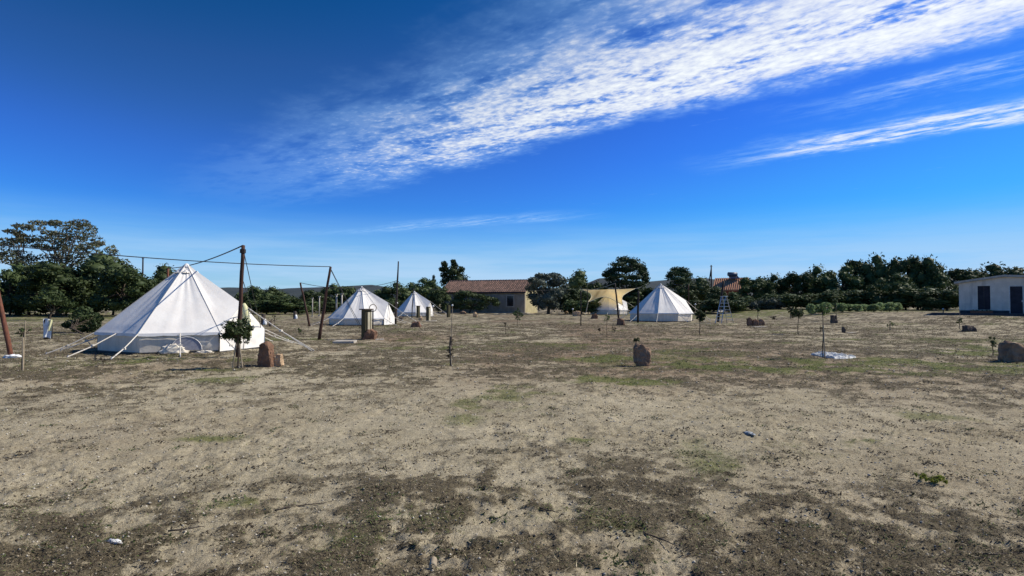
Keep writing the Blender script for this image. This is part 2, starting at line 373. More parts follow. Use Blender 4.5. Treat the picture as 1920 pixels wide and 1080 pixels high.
M['lf_yel'] = leaf_mat('yellow_weed', (.34, .36, .06), (.22, .26, .05), trans=.25)
M['litter'] = col_mat('litter')
ms = bpy.data.materials.new('sail_fabric'); ms.use_nodes = True; t = NT(ms.node_tree); b = ms.node_tree.nodes['Principled BSDF']
b.inputs['Base Color'].default_value = (.80, .66, .36, 1); b.inputs['Roughness'].default_value = .85
tr = t.n('ShaderNodeBsdfTranslucent'); tr.inputs[0].default_value = (.95, .74, .36, 1); mx = t.n('ShaderNodeMixShader'); mx.inputs[0].default_value = .62
t.link(b.outputs[0], mx.inputs[1]); t.link(tr.outputs[0], mx.inputs[2]); t.link(mx.outputs[0], ms.node_tree.nodes['Material Output'].inputs['Surface'])
M['sail'] = ms

mt = bpy.data.materials.new('barrel_tiles'); mt.use_nodes = True; t = NT(mt.node_tree); b = mt.node_tree.nodes['Principled BSDF']; b.inputs['Roughness'].default_value = .9
ge = t.n('ShaderNodeNewGeometry'); t.link(t.mix(ge.outputs['Random Per Island'], (.26, .155, .115), (.12, .075, .058)), b.inputs['Base Color']); M['tiles'] = mt; M['barkdarkroof'] = mat('roof_underlay', (.10, .055, .04))
# ------------------------------------------------------------------ ground
mg = bpy.data.materials.new('dry_field_soil'); mg.use_nodes = True; t = NT(mg.node_tree); b = mg.node_tree.nodes['Principled BSDF']
b.inputs['Roughness'].default_value = .97; b.inputs['Specular IOR Level'].default_value = .12
ge = t.n('ShaderNodeNewGeometry'); pos = ge.outputs['Position']
va = t.n('ShaderNodeVertexColor'); va.layer_name = 'Col'; sp = t.n('ShaderNodeSeparateColor'); t.link(va.outputs[0], sp.inputs[0])
n1 = t.noise(pos, .8, 5, .6); n2 = t.noise(pos, 7.0, 6, .68); n3 = t.noise(pos, 38.0, 5, .74); n15 = t.noise(pos, 15.0, 4, .7); n4 = t.noise(pos, 130.0, 3, .7)
sand = t.mix(t.ss(n1, .35, .65), (.445, .388, .265), (.355, .305, .202))
sand = t.mix(t.ss(n2, .42, .72, 0, .40), sand, (.250, .205, .130))
redf = t.m('MULTIPLY', sp.outputs[2], t.ss(n2, .30, .62, .35, 1.0))
sand = t.mix(redf, sand, (.215, .145, .092))
vf = t.m('ADD', sp.outputs[0], t.m('MULTIPLY', t.m('SUBTRACT', n3, .5), 1.5))
vf = t.m('ADD', vf, t.m('ADD', t.m('MULTIPLY', t.m('SUBTRACT', n2, .5), .7), t.m('MULTIPLY', t.m('SUBTRACT', n15, .5), 1.3)))
cc = t.mix(t.ss(vf, .16, .84, 0, .90), sand, (.112, .092, .058))
gf = t.m('ADD', sp.outputs[1], t.m('MULTIPLY', t.m('SUBTRACT', n3, .5), .9))
cc = t.mix(t.ss(gf, .15, .75, 0, .8), cc, t.mix(t.ss(n2, .4, .6), (.090, .112, .028), (.150, .160, .045)))
spk = t.ss(n4, .30, .74, .62, 1.42)  # soil speckle; shade of tiny pits is put into the colour too
cc = t.mix(1.0, cc, t.comb(spk, spk, spk), 'MULTIPLY')
spk3 = t.ss(n3, .28, .72, .78, 1.22)
cc = t.mix(1.0, cc, t.comb(spk3, spk3, spk3), 'MULTIPLY')
vo = t.n('ShaderNodeTexVoronoi'); t.link(pos, vo.inputs['Vector']); vo.inputs['Scale'].default_value = 34
cc = t.mix(t.ss(vo.outputs['Distance'], .10, .17, .6, 0), cc, t.mix(t.ss(n2, .4, .6), (.46, .42, .34), (.12, .09, .06)))
t.link(cc, b.inputs['Base Color'])
bp = t.n('ShaderNodeBump'); bp.inputs['Distance'].default_value = .02; bp.inputs['Strength'].default_value = .9
t.link(t.m('ADD', t.m('MULTIPLY', n3, .8), t.m('ADD', t.m('MULTIPLY', n4, .35), t.m('MULTIPLY', n2, 1.0))), bp.inputs['Height']); t.link(bp.outputs[0], b.inputs['Normal'])

def build_ground():
    ys = list(np.exp(np.linspace(math.log(2.0), math.log(75), 560)))
    q = ys[-1]
    while q < 7000: q *= 1.12; ys.append(q)
    ys = [-400, -120, -40, -15, -6, -2, 0, 1.0, 1.5] + ys
    us = np.linspace(-1.12, 1.12, 660); ext = [.4, 1.2, 3, 8, 20, 60, 200, 800, 4000]
    Y = np.array(ys)[:, None]; yy = np.maximum(Y, 2.0)
    X = np.concatenate([-(1.12 * yy + np.array(ext)[::-1][None]), us[None] * yy, 1.12 * yy + np.array(ext)[None]], 1)
    Yf = np.broadcast_to(Y, X.shape)
    x = X.ravel(); y = Yf.ravel().copy(); z = gmac(x, y) + hmic(x, y)
    C = np.stack([veg(x, y), green(x, y), redb(x, y)], 1)
    r, c = X.shape; idx = np.arange(r * c).reshape(r, c)
    F = np.stack([idx[:-1, :-1].ravel(), idx[:-1, 1:].ravel(), idx[1:, 1:].ravel(), idx[1:, :-1].ravel()], 1)
    me = np_mesh('ground', np.stack([x, y, z], 1), F, mg, True, C)
    tag(link('ground', me), kind='structure')
build_ground()

# hills on the horizon
def hills(D, prof, seed, depth=500, name='hills'):
    V = []; px0, px1 = prof[0][0], prof[-1][0]; n = 150; rows = 14
    for j in range(rows):
        k = j / (rows - 1)
        for i in range(n):
            px = px0 + (px1 - px0) * i / (n - 1)
            py = np.interp(px, [p[0] for p in prof], [p[1] for p in prof])
            top = (HZ - py) / FPX * D + CAM_H
            rd = D - depth * (1 - k)
            x = (px - 960) / FPX * D * (rd / D) ** .2; nz = fbm(np.array([px * .03]), np.array([k * 3.]), 4, seed)[0] - .5
            V.append((x, rd, -2 + (top + 2) * (math.sin(k * math.pi / 2) ** 1.5) * (1 + nz * .22 * (1 - k ** 4)) + nz * 2.5 * k))
    idx = np.arange(n * rows).reshape(rows, n)
    F = np.stack([idx[:-1, :-1].ravel(), idx[:-1, 1:].ravel(), idx[1:, 1:].ravel(), idx[1:, :-1].ravel()], 1)
    tag(link(name, np_mesh(name, np.array(V), F, M['hill'], True)), kind='structure')
hills(1500, [(-900, 545), (-300, 535), (100, 545), (380, 544), (450, 538), (490, 544), (560, 541), (660, 536), (700, 534), (760, 545), (840, 540), (960, 546), (1080, 540), (1115, 525), (1130, 519), (1160, 528), (1220, 528), (1260, 524), (1310, 521), (1345, 528), (1500, 540), (1760, 520), (1860, 515), (2000, 522), (2600, 540)], 8)

# ------------------------------------------------------------------ foliage
_ico = {}
def ico(sub):
    if sub not in _ico:
        bm = bmesh.new(); bmesh.ops.create_icosphere(bm, subdivisions=sub, radius=1.0)
        _ico[sub] = (np.array([v.co[:] for v in bm.verts]), np.array([[v.index for v in f.verts] for f in bm.faces])); bm.free()
    return _ico[sub]
def foliage_arrays(clumps, nleaf, lsize, rng, core=.72, aspect=2.0, droop=0.0):
    Vs, F3, F4 = [], [], []; base = 0
    iv, iff = ico(1)
    for (c, r) in clumps:
        c = np.array(c, float); r = np.array(r, float) * np.ones(3)
        if core:
            d = iv * (1 + rng.uniform(-.28, .22, (len(iv), 1))) * r * core + c
            Vs.append(d); F3.append(iff + base); base += len(iv)
        n = max(6, int(nleaf))
        p = rng.normal(size=(n, 3)); p /= np.linalg.norm(p, axis=1)[:, None]
        rad = rng.uniform(.55, 1.12, (n, 1)) ** .7
        p = p * rad * r + c + rng.normal(size=(n, 3)) * r * .06
        a = rng.normal(size=(n, 3)); a /= np.linalg.norm(a, axis=1)[:, None]
        a[:, 2] -= droop; a /= np.linalg.norm(a, axis=1)[:, None]
        b_ = np.cross(a, rng.normal(size=(n, 3))); b_ /= np.linalg.norm(b_, axis=1)[:, None]
        L = lsize * rng.uniform(.6, 1.4, (n, 1)); w = L / aspect
        q = np.stack([p - a * L, p + b_ * w, p + a * L, p - b_ * w], 1).reshape(-1, 3)
        Vs.append(q); F4.append(np.arange(4 * n).reshape(n, 4) + base); base += 4 * n
    return np.concatenate(Vs), [f for f in ([np.concatenate(F3)] if F3 else []) + [np.concatenate(F4)]]
def crown_mesh(name, clumps, nleaf, lsize, m, seed, core=.72, aspect=2.0, droop=0.):
    V, F = foliage_arrays(clumps, nleaf, lsize, np.random.default_rng(seed), core, aspect, droop)
    return np_mesh(name, V, F, m)

def dome_clumps(rng, n, flat=1.0, lowcut=.06, rr=(.12, .2), holes=0.0):
    out_ = []
    while len(out_) < n:
        p = rng.normal(size=3); p /= np.linalg.norm(p); k = rng.uniform(.3, 1) ** .5
        x, y, z = p * k * np.array([.42, .42, .42])
        z = .51 + z * 1.06
        if z < lowcut: continue
        r = rng.uniform(*rr); out_.append(((x, y, z), (r, r, r * .8 * flat)))
    return out_
def limb(mb, a, b_, r0, r1, rng, n=5, wob=.08):
    a = Vector(a); b_ = Vector(b_); L = (b_ - a).length; pts = []
    for i in range(n):
        k = i / (n - 1); p = a.lerp(b_, k)
        if 0 < i < n - 1: p += Vector(rng.normal(size=3).tolist()) * L * wob * .5
        p.z += math.sin(k * math.pi) * L * .06; pts.append(p)
    mb.tube(pts, [r0 + (r1 - r0) * i / (n - 1) for i in range(n)], 6)

# prototypes: unit tree 1 m wide, 1 m high, copied with scale
PROTO = {}
def make_proto(key, seed, m, nclump, nleaf, lsize, bark, flat=1.0, lowcut=.06, rr=(.12, .2), core=.72, trunk_r=.022):
    rng = np.random.default_rng(seed); cl = dome_clumps(rng, nclump, flat, lowcut, rr)
    crown = crown_mesh('crown', cl, nleaf, lsize, m, seed, core)
    mb = MB(); top = Vector((rng.uniform(-.04, .04), rng.uniform(-.04, .04), .5))
    limb(mb, (0, 0, -.03), top, trunk_r, trunk_r * .6, rng, 6, .05)
    for c, r in cl[::3]: limb(mb, Vector(top) * rng.uniform(.55, 1), c, trunk_r * .45, trunk_r * .15, rng, 4)
    me = bpy.data.meshes.new('trunk'); me.from_pydata(mb.v, [], mb.f); me.materials.append(bark)
    PROTO[key] = (me, crown)
make_proto('d1', 1, M['lf_dark'], 42, 120, .026, M['bark'])
make_proto('d2', 2, M['lf_dark'], 36, 130, .028, M['bark'], lowcut=.1)
make_proto('d3', 3, M['lf_mid'], 40, 120, .027, M['bark'], lowcut=.08, rr=(.11, .17))
make_proto('d4', 4, M['lf_dark'], 34, 130, .030, M['bark'], flat=.85, lowcut=.08, rr=(.12, .18))
make_proto('b1', 5, M['lf_dark'], 30, 110, .034, M['bark'], lowcut=.02, rr=(.14, .22))
make_proto('p1', 6, M['lf_pine'], 46, 130, .026, M['bark'], flat=.7, lowcut=.3, rr=(.09, .15))
make_proto('o1', 7, M['lf_olive'], 40, 120, .026, M['bark'], lowcut=.12)
make_proto('h1', 8, M['lf_hedge'], 22, 60, .050, M['bark'], lowcut=.05, rr=(.15, .22))
make_proto('e1', 9, M['lf_euc'], 34, 100, .026, M['barkpale'], flat=.8, lowcut=.3, rr=(.07, .13), core=.45)
def ptree(key, pos, w, h, rz, name, label, cat='tree', group=None, wd=None):
    t_ = thing(name, label, cat, pos, rz, group); tm, cm = PROTO[key]
    a = link('trunk', tm, t_); c = link('crown', cm, t_)
    for o in (a, c): o.scale = (w, wd or w, h)
    return t_

rnd = random.Random(4)
def belt(key, px, top, wpx, D, name, label, group=None, cat='tree', wide=1.0):
    p = on(px, D); h = (HZ - top) * mpp(D) + CAM_H - p.z
    ptree(key, p, wpx * mpp(D) * 1.12, h * 1.02, rnd.uniform(0, 6.28), name, label, cat, group)
BG = 'dark trees closing off the far side of the field'
BELT = [
 ('d2', 18, 497, 90, 68, 'dark tree at the far left edge under the airy eucalyptus'),
 ('d3', 105, 487, 130, 66, 'broad dark green tree with its trunk forking, left of the large tent'),
 ('d1', 175, 482, 130, 70, 'rounded green tree below the right side of the tall eucalyptus crown'),
 ('d3', 235, 496, 110, 64, 'green tree touching the left slope of the large tent'),
 ('d2', 55, 503, 110, 72, 'dark tree standing back in the gap under the leftmost eucalyptus'),
 ('d1', 300, 503, 80, 74, 'dark tree rising behind the left shoulder of the large tent'),
 ('d4', 350, 520, 80, 82, 'dark tree wholly behind the apex of the large tent'),
 ('d2', 480, 538, 60, 82, 'dark tree beside the guy wires right of the large tent'),
 ('d3', 535, 552, 60, 76, 'brighter green bush tree left of the leaning thin pole'),
 ('d1', 505, 541, 60, 88, 'dark tree directly above the white wrapped stump'),
 ('d2', 590, 545, 50, 92, 'dark low tree behind the pale garden pillars, between leaning poles'),
 ('d1', 620, 536, 56, 96, 'dark tree behind the pale pillars left of the second tent'),
 ('d4', 655, 538, 56, 92, 'dark tree behind the left slope of the second tent'),
 ('d2', 700, 545, 60, 92, 'dark tree behind the right slope of the second tent'),
 ('d1', 738, 533, 60, 88, 'dark tree behind the tallest thin pole'),
 ('d2', 790, 524, 70, 92, 'broad dark tree behind the apex of the third tent'),
 ('d4', 822, 537, 40, 84, 'dark tree hard against the left end of the tiled house'),
 ('d1', 1093, 512, 66, 96, 'dark bushy tree above the left corner of the cream shade sail'),
 ('d2', 1068, 540, 50, 80, 'low dark tree between the olive and the shade sail'),
 ('d4', 1128, 536, 50, 98, 'dark tree behind the middle of the shade sail'),
 ('d2', 1200, 535, 70, 102, 'dark tree between the shade sail and the rightmost tent'),
 ('d1', 1165, 545, 60, 100, 'low dark tree behind the right tip of the shade sail'),
 ('d3', 1235, 540, 60, 100, 'dark tree behind the apex of the rightmost tent'),
 ('d1', 1318, 524, 66, 96, 'dark tree right of the small umbrella pine'),
 ('d2', 1285, 532, 50, 94, 'dark tree under the small umbrella pine'),
 ('d4', 1345, 540, 40, 80, 'dark low tree behind the pole by the stepladder'),
 ('d2', 1382, 548, 50, 80, 'low dark tree below the orange roof'),
 ('d3', 1420, 516, 66, 84, 'green tree just right of the orange roofed house'),
 ('d1', 1455, 518, 60, 88, 'second tree right of the orange roofed house, darker'),
 ('d3', 1492, 507, 60, 84, 'rounded green tree left of the garden shrub row'),
 ('d1', 1535, 503, 64, 86, 'dark tree above the left end of the garden shrub row'),
 ('d2', 1578, 500, 66, 82, 'dark tree above the second quarter of the shrub row'),
 ('d4', 1612, 489, 60, 84, 'tall dark tree above the middle of the shrub row'),
 ('d1', 1648, 484, 64, 82, 'tall dark tree left of the highest crown on the right'),
 ('d3', 1698, 475, 72, 78, 'highest rounded tree on the right side of the field'),
 ('d1', 1738, 488, 60, 76, 'tree on the right shoulder of the highest crown'),
 ('d2', 1672, 515, 70, 72, 'low dark tree in front of the highest crowns'),
 ('d2', 1775, 512, 70, 74, 'dark tree left of the whitewashed hut'),
 ('d4', 1815, 505, 80, 80, 'dark tree behind the left end of the hut roof'),
 ('d1', 1868, 500, 90, 84, 'dark tree behind the high point of the hut roof'),
 ('d2', 1925, 503, 90, 80, 'dark tree behind the hut at the right edge'),
 ('d2', 1755, 545, 60, 66, 'lowest dark bush tree beside the hut platform'),
]
for i, (k, px, top, w, D, lab) in enumerate(BELT):
    belt(k, px, top, w, D, 'tree', lab, BG)
# undergrowth closing the belt from below
UG = [(30, 545, 80, 74, 'undergrowth shrub at the far left under the dark trees'), (140, 540, 90, 76, 'undergrowth shrub beneath the forked dark tree'),
 (250, 540, 90, 72, 'undergrowth shrub left of the large tent slope'), (500, 560, 60, 78, 'low shrub at the foot of the trees right of the large tent'),
 (560, 562, 60, 76, 'low shrub between the leaning thin pole and the green bush tree'), (610, 562, 60, 84, 'low shrub below the pale garden pillars'),
 (745, 560, 60, 80, 'low shrub between the second and third tents'), (720, 556, 50, 86, 'shrub hidden behind the right side of the second tent'),
 (1090, 560, 60, 76, 'low shrub below the left corner of the shade sail'), (1190, 562, 60, 98, 'low shrub between shade sail and rightmost tent'),
 (1320, 558, 60, 76, 'low shrub right of the rightmost tent'), (1370, 560, 50, 74, 'low shrub behind the stepladder'),
 (1410, 556, 60, 78, 'dark low shrub behind the greyish rounded bush'), (1480, 548, 80, 78, 'dark low shrub behind the young light trunked tree'),
 (1540, 545, 80, 76, 'dark shrub behind the left half of the garden row'), (1600, 540, 90, 76, 'dark shrub behind the middle of the garden row'),
 (1660, 540, 90, 74, 'dark shrub behind the right end of the garden row'), (1720, 535, 90, 70, 'dark shrub mass right of the garden row'),
 (1775, 540, 80, 66, 'dark shrub against the hut side')]
for px, top, w, D, lab in UG:
    belt('b1', px, top, w * 1.15, D, 'shrub', lab, 'dark undergrowth below the far trees', 'shrub')

# special trees
def clump_tree(name, label, pos, D, clumps_px, m, bark, leaves, lsize, seed, trunk_r, fork=.5, core=.6, stretch=1.0, depth=1.0, droop=0., cat='tree'):
    rng = np.random.default_rng(seed); t_ = thing(name, label, cat, pos); cl = []
    for (px, py, wp, hp) in clumps_px:
        c = at(px, py, D + rng.uniform(-1, 1) * depth) - Vector(pos); s = mpp(D)
        cl.append(((c.x, c.y, c.z), (wp * s / 2, wp * s / 2 * .9, hp * s / 2 * stretch)))
    me = crown_mesh('crown', cl, leaves, lsize, m, seed, core, 2.2, droop); link('crown', me, t_)
    mb = MB(); zs = [c[0][2] for c in cl]; cx = np.mean([c[0][0] for c in cl]); zf = min(zs) + (max(zs) - min(zs)) * (fork - .35)
    zf = max(zf, max(zs) * .3); top = Vector((cx * .7, 0, zf))
    limb(mb, (0, 0, -.1), top, trunk_r, trunk_r * .65, rng, 6, .04)
    for c, r in cl:
        st = Vector((0, 0, 0)).lerp(top, rng.uniform(.7, 1.0)); e = Vector(c)
        limb(mb, st, e, trunk_r * .38, trunk_r * .08, rng, 5, .07)
    mb.build('trunk', bark, t_, True)
    return t_
clump_tree('eucalyptus_tree', 'tall airy eucalyptus with layered open crown above the dark trees on the left', on(112, 78), 78,
  [(72,418,30,8),(103,418,24,9),(122,423,48,14),(150,418,34,12),(147,429,60,15),(164,431,32,20),(133,439,52,10),(93,437,28,8),(108,443,42,11),(67,447,48,10),(93,452,50,12),(117,454,32,14),(142,448,34,11),(173,450,38,18),(184,457,22,9),(143,465,40,14),(117,466,24,14),(92,466,24,8),(100,482,52,12),(130,479,50,13),(167,472,46,16),(150,487,50,14),(76,462,30,8),(168,462,30,10),(120,494,60,12)],
  M['lf_euc'], M['barkpale'], 210, .17, 21, .28, .3, .25, 1.1, 2.0)
clump_tree('eucalyptus_tree', 'smaller open eucalyptus at the left edge of the photo, left of the tall one', on(38, 76), 76,
  [(42,424,32,8),(57,427,46,10),(24,434,28,8),(38,441,20,6),(33,450,24,9),(8,452,34,11),(25,459,42,12),(50,452,24,8),(8,474,44,14),(33,476,48,14),(58,484,30,10),(20,488,50,12),(-12,462,40,14),(-15,480,40,14),(45,494,50,10)],
  M['lf_euc'], M['barkpale'], 190, .17, 22, .22, .3, .25, 1.1, 2.0)
clump_tree('eucalyptus_tree', 'slim young eucalyptus tops showing right of the tall eucalyptus', on(212, 74), 74,
  [(207,468,18,16),(214,478,18,18),(209,488,22,12),(232,492,24,12),(236,500,22,10),(225,506,24,12)],
  M['lf_euc'], M['barkpale'], 130, .15, 23, .14, .3, .25, 1.1, 1.0)
clump_tree('cork_tree', 'two topped ragged tree standing above the left end of the tiled roof', on(850, 98), 98,
  [(846,510,40,26),(856,524,50,26),(833,496,12,12),(829,505,12,8),(836,505,12,12),(833,516,14,12),(840,522,14,14),(851,494,10,12),(853,502,18,14),(857,512,26,16),(862,521,28,16),(850,522,24,16),(868,527,22,12),(834,528,18,14),(850,535,50,20),(848,490,5,6),(865,505,12,10)],
  M['lf_mid'], M['bark'], 200, .17, 24, .2, .2, .6, 1.0, 1.2)
clump_tree('cypress_tree', 'tiny pointed tree top left of the two topped ragged tree', on(813, 96), 96,
  [(813,520,5,8),(813,527,8,10),(813,536,10,14),(813,548,12,16)], M['lf_olive'], M['bark'], 120, .14, 25, .12, .2, .7, 1.0, .3)
clump_tree('umbrella_pine', 'big dark pine with broad layered crown above the shade sail', on(1175, 100), 100,
  [(1168,486,26,12),(1180,489,40,14),(1160,496,34,14),(1190,497,44,14),(1200,503,26,14),(1150,506,30,12),(1175,506,60,18),(1142,512,24,10),(1205,513,24,14),(1158,518,50,14),(1190,520,50,16),(1210,523,16,14),(1145,523,26,10),(1172,530,64,16),(1200,533,34,12),(1150,534,30,10),(1185,542,44,12),(1205,505,16,10),(1136,516,14,7)],
  M['lf_pine'], M['bark'], 260, .17, 26, .3, .2, .75, 1.0, 2.5)
clump_tree('umbrella_pine', 'small umbrella pine with neat rounded crown above the rightmost tent', on(1273, 100), 100,
  [(1268,505,24,10),(1280,507,24,12),(1262,512,22,10),(1274,514,44,14),(1288,516,22,14),(1256,517,16,8),(1270,523,44,12),(1288,525,18,12),(1275,530,40,12),(1265,536,44,14)],
  M['lf_pine'], M['bark'], 240, .16, 27, .24, .2, .75, 1.0, 1.6)
clump_tree('olive_tree', 'large grey green olive tree covering the right end of the tiled house', on(1028, 78), 78,
  [(1012,519,20,14),(1040,518,26,14),(1026,520,26,14),(1052,526,22,18),(1000,526,20,12),(1012,531,34,18),(1038,532,40,20),(1058,540,22,20),(996,540,22,16),(1018,545,40,22),(1045,549,40,22),(1000,555,26,14),(1066,553,18,18),(1025,560,36,18),(1052,566,30,20),(1004,566,18,14),(1016,572,26,18),(1038,572,34,20),(1046,528,20,14)],
  M['lf_olive'], M['bark'], 260, .15, 28, .26, .05, .78, 1.0, 2.0)
clump_tree('tree', 'wide dark shrubby tree growing against the front wall of the tiled house', on(880, 82.5), 82.5,
  [(870,549,34,10),(862,556,26,14),(882,553,36,12),(858,565,30,16),(878,566,36,14),(900,556,24,10),(912,560,22,10),(905,568,30,12),(925,562,18,8),(930,569,16,9),(868,576,40,12),(895,577,36,10),(850,573,22,14)],
  M['lf_dark'], M['bark'], 200, .14, 29, .16, .1, .75, 1.0, .6)
clump_tree('shrub', 'greyish rounded bush in front of the dark trees left of the young trees', on(1438, 76), 76,
  [(1415,572,24,14),(1430,568,30,14),(1448,566,30,14),(1462,571,22,14),(1438,577,50,12)], M['lf_olive'], M['bark'], 220, .12, 30, .1, .1, .78, 1.0, .8, cat='shrub')
clump_tree('shrub', 'bushy dark green shrub standing in front of the large tent, far left', G(160, 627), 30,
  [(158,582,26,16),(150,592,30,14),(168,593,32,16),(142,604,34,16),(162,605,40,16),(178,607,24,18),(150,617,30,12),(168,617,32,12),(128,610,20,10),(184,598,18,12)], M['lf_mid'], M['bark'], 130, .09, 31, .05, .1, .45, 1.0, .5, cat='shrub')
clump_tree('tree', 'low olive green tree leaning behind the white draped board, far left', on(92, 52), 52,
  [(85,560,40,16),(100,556,36,14),(75,568,30,14),(110,566,36,14),(92,550,40,14),(128,570,30,12),(122,583,26,10)], M['lf_mid'], M['bark'], 150, .14, 32, .12, .1, .6, 1.0, 1.0)
# garden shrub row
HX = [1521, 1535, 1549, 1564, 1578, 1592, 1607, 1622, 1637, 1652, 1667, 1682]
HL = ['leftmost shrub of the pale garden row', 'second shrub from the left in the pale garden row', 'third shrub from the left in the pale garden row', 'fourth shrub from the left in the garden row, behind the square dark rock',
 'fifth shrub from the left in the pale garden row', 'sixth shrub from the left in the pale garden row', 'sixth shrub from the right in the pale garden row', 'fifth shrub from the right in the pale garden row',
 'fourth shrub from the right in the pale garden row', 'third shrub from the right in the pale garden row', 'second shrub from the right in the pale garden row', 'rightmost shrub of the pale garden row']
for i, px in enumerate(HX):
    D = 56 + (i % 2) * 1.2; p = on(px, D); top = 567.5 + rnd.uniform(-2.0, 3)
    ptree('h1', p, 21 * mpp(D) * rnd.uniform(.95, 1.25), max(.7, (HZ - top) * mpp(D) + CAM_H - p.z), rnd.uniform(0, 6), 'garden_shrub', HL[i], 'shrub', 'pale shrubs in the garden row')

# ------------------------------------------------------------------ bell tents
def grid_patch(fn, nu, nv):
    V = [fn(i / nu, j / nv) for j in range(nv + 1) for i in range(nu + 1)]
    F = [(j * (nu + 1) + i, j * (nu + 1) + i + 1, (j + 1) * (nu + 1) + i + 1, (j + 1) * (nu + 1) + i) for j in range(nv) for i in range(nu)]
    return V, F
def bell_tent(label, loc, R, H, Wz, ad, seed, rope_r=.014, pk_r=.86, pk_z=1.5, al=R_(21), net=False, bundle=None, flap=False, detail=True, ropes=1.3, N=9, midropes=False):
    rng = random.Random(seed); t_ = thing('bell_tent', label, 'tent', loc, 0, 'white bell tents on the field')
    pol = lambda r, a, z: Vector((r * math.cos(a), r * math.sin(a), z))
    ea = [ad + al + k * (2 * math.pi - 2 * al) / N for k in range(N + 1)]
    ev = [pol(R, a, Wz) for a in ea]; peak = pol(R * pk_r, ad, pk_z)
    def sag(p, k, u_, t__): # wrinkle and sag a panel point
        c = Vector((p.x, p.y, 0)); c = c.normalized() if c.length > 1e-6 else Vector((1, 0, 0))
        s = math.sin(math.pi * u_) * math.sin(math.pi * min(1, t__ * .93 + .04)) * .045 * R / 2.5
        w = (mnoise.noise(Vector((u_ * 6 + k * 3.1, t__ * 2.2, seed * 1.7))) + .6 * abs(mnoise.noise(Vector((u_ * 9 + t__ * 5 + k, t__ * 4 - u_ * 3, seed * 2.7))))) * .021 * math.sin(math.pi * u_) ** .5 * math.sqrt(max(t__, 0))
        fold = math.sin(u_ * 25 + k) * .006 * (1 - t__) * 2 * math.sin(math.pi * u_)
        return p - (c * .75 + Vector((0, 0, .65))) * s + (c * .8 + Vector((0, 0, .6))) * (w + fold)
    mb = MB(); apex_r = .05
    for k in range(N):
        A, B = ev[k], ev[k + 1]; a0 = pol(apex_r, ea[k], H); b0 = pol(apex_r, ea[k + 1], H)
        def fn(u_, t__, A=A, B=B, a0=a0, b0=b0, k=k):
            p = a0.lerp(A, t__).lerp(b0.lerp(B, t__), u_)
            p = sag(p, k, u_, t__)
            if t__ > .93: p = p - Vector((p.x, p.y, 0)).normalized() * .03 * math.sin(math.pi * u_)
            return p
        V, F = grid_patch(fn, 18, 22); mb.add(V, F)
    for sgn, E, k in ((1, ev[0], 20), (-1, ev[-1], 21)):
        a0 = pol(apex_r, ad + sgn * al, H); p0 = pol(apex_r, ad, H)
        def fn(u_, t__, E=E, a0=a0, p0=p0, k=k):
            return sag(p0.lerp(peak, t__).lerp(a0.lerp(E, t__), u_), k, u_, t__ * .98)
        V, F = grid_patch(fn, 10, 14); mb.add(V, F)
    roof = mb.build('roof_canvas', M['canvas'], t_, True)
    # merge doubles lightly keeps panel creases: split by angle
    for p in roof.data.polygons: p.use_smooth = True
    # apex cap
    mb = MB(); mb.tube([(0, 0, H - .10), (0, 0, H - .03), (0, 0, H + .03), (0, 0, H + .05)], [.15, .09, .055, .02], 12); mb.build('apex_cap', M['trim'], roof and t_, True)
    # valance band
    mb = MB()
    for k in range(N):
        A, B = ev[k], ev[k + 1]
        def fn(u_, t__, A=A, B=B, k=k):
            p = A.lerp(B, u_); c = Vector((p.x, p.y, 0)).normalized()
            return p - c * (.03 * math.sin(math.pi * u_) - .012) + c * .015 * t__ - Vector((0, 0, .085 * t__ + (.012 * math.sin(u_ * 19 + k) * t__)))+Vector((0,0,.004))
        V, F = grid_patch(fn, 10, 2); mb.add(V, F)
    mb.build('valance', M['trim'], t_, True)
    # wall
    Rw = R * .968; mb = MB()
    for k in range(N):
        A, B = pol(Rw, ea[k], Wz - .03), pol(Rw, ea[k + 1], Wz - .03)
        def fn(u_, t__, A=A, B=B, k=k):
            p = A.lerp(B, u_); c = Vector((p.x, p.y, 0)).normalized()
            w = mnoise.noise(Vector((u_ * 5 + k * 5, t__ * 2, seed))) * .035 + math.sin(u_ * 31 + k) * .006
            q_ = p - c * (.02 * math.sin(math.pi * u_)) + c * (w * math.sin(math.pi * t__) + .02 * math.sin(math.pi * t__)); q_.z = (Wz - .03) * (1 - t__) + .045 * t__
            return q_
        V, F = grid_patch(fn, 12, 6); mb.add(V, F)
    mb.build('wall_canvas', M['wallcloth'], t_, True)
    mb = MB()
    for k in range(N):
        A, B = pol(Rw + .012, ea[k], 0), pol(Rw + .012, ea[k + 1], 0)
        V, F = grid_patch(lambda u_, t__: A.lerp(B, u_) + Vector((0, 0, .06 - .09 * t__)), 4, 1); mb.add(V, F)
    g0 = pol(R * .99, ad + al, 0); g1 = pol(R * .99, ad - al, 0)
    V, F = grid_patch(lambda u_, t__: g0.lerp(g1, u_) + pol(.03, ad, 0) + Vector((0, 0, .03 - .06 * t__)), 4, 1); mb.add(V, F)
    mb.build('groundsheet_edge', M['sheet_dark'], t_)
    # door panel
    eL, eR = pol(R, ad + al, Wz), pol(R, ad - al, Wz); gL, gR = pol(R * 1.0, ad + al, .03), pol(R * 1.0, ad - al, .03)
    kk = (pk_z - Wz) / pk_z
    def fnd(u_, t__):
        if t__ < kk: a_ = peak.lerp(eL, t__ / kk); b_ = peak.lerp(eR, t__ / kk)
        else: a_ = eL.lerp(gL, (t__ - kk) / (1 - kk)); b_ = eR.lerp(gR, (t__ - kk) / (1 - kk))
        p = a_.lerp(b_, u_); c = pol(1, ad, 0)
        return p + c * (mnoise.noise(Vector((u_ * 6, t__ * 7, seed + 3.3))) * .07 * math.sin(math.pi * u_) + .004)
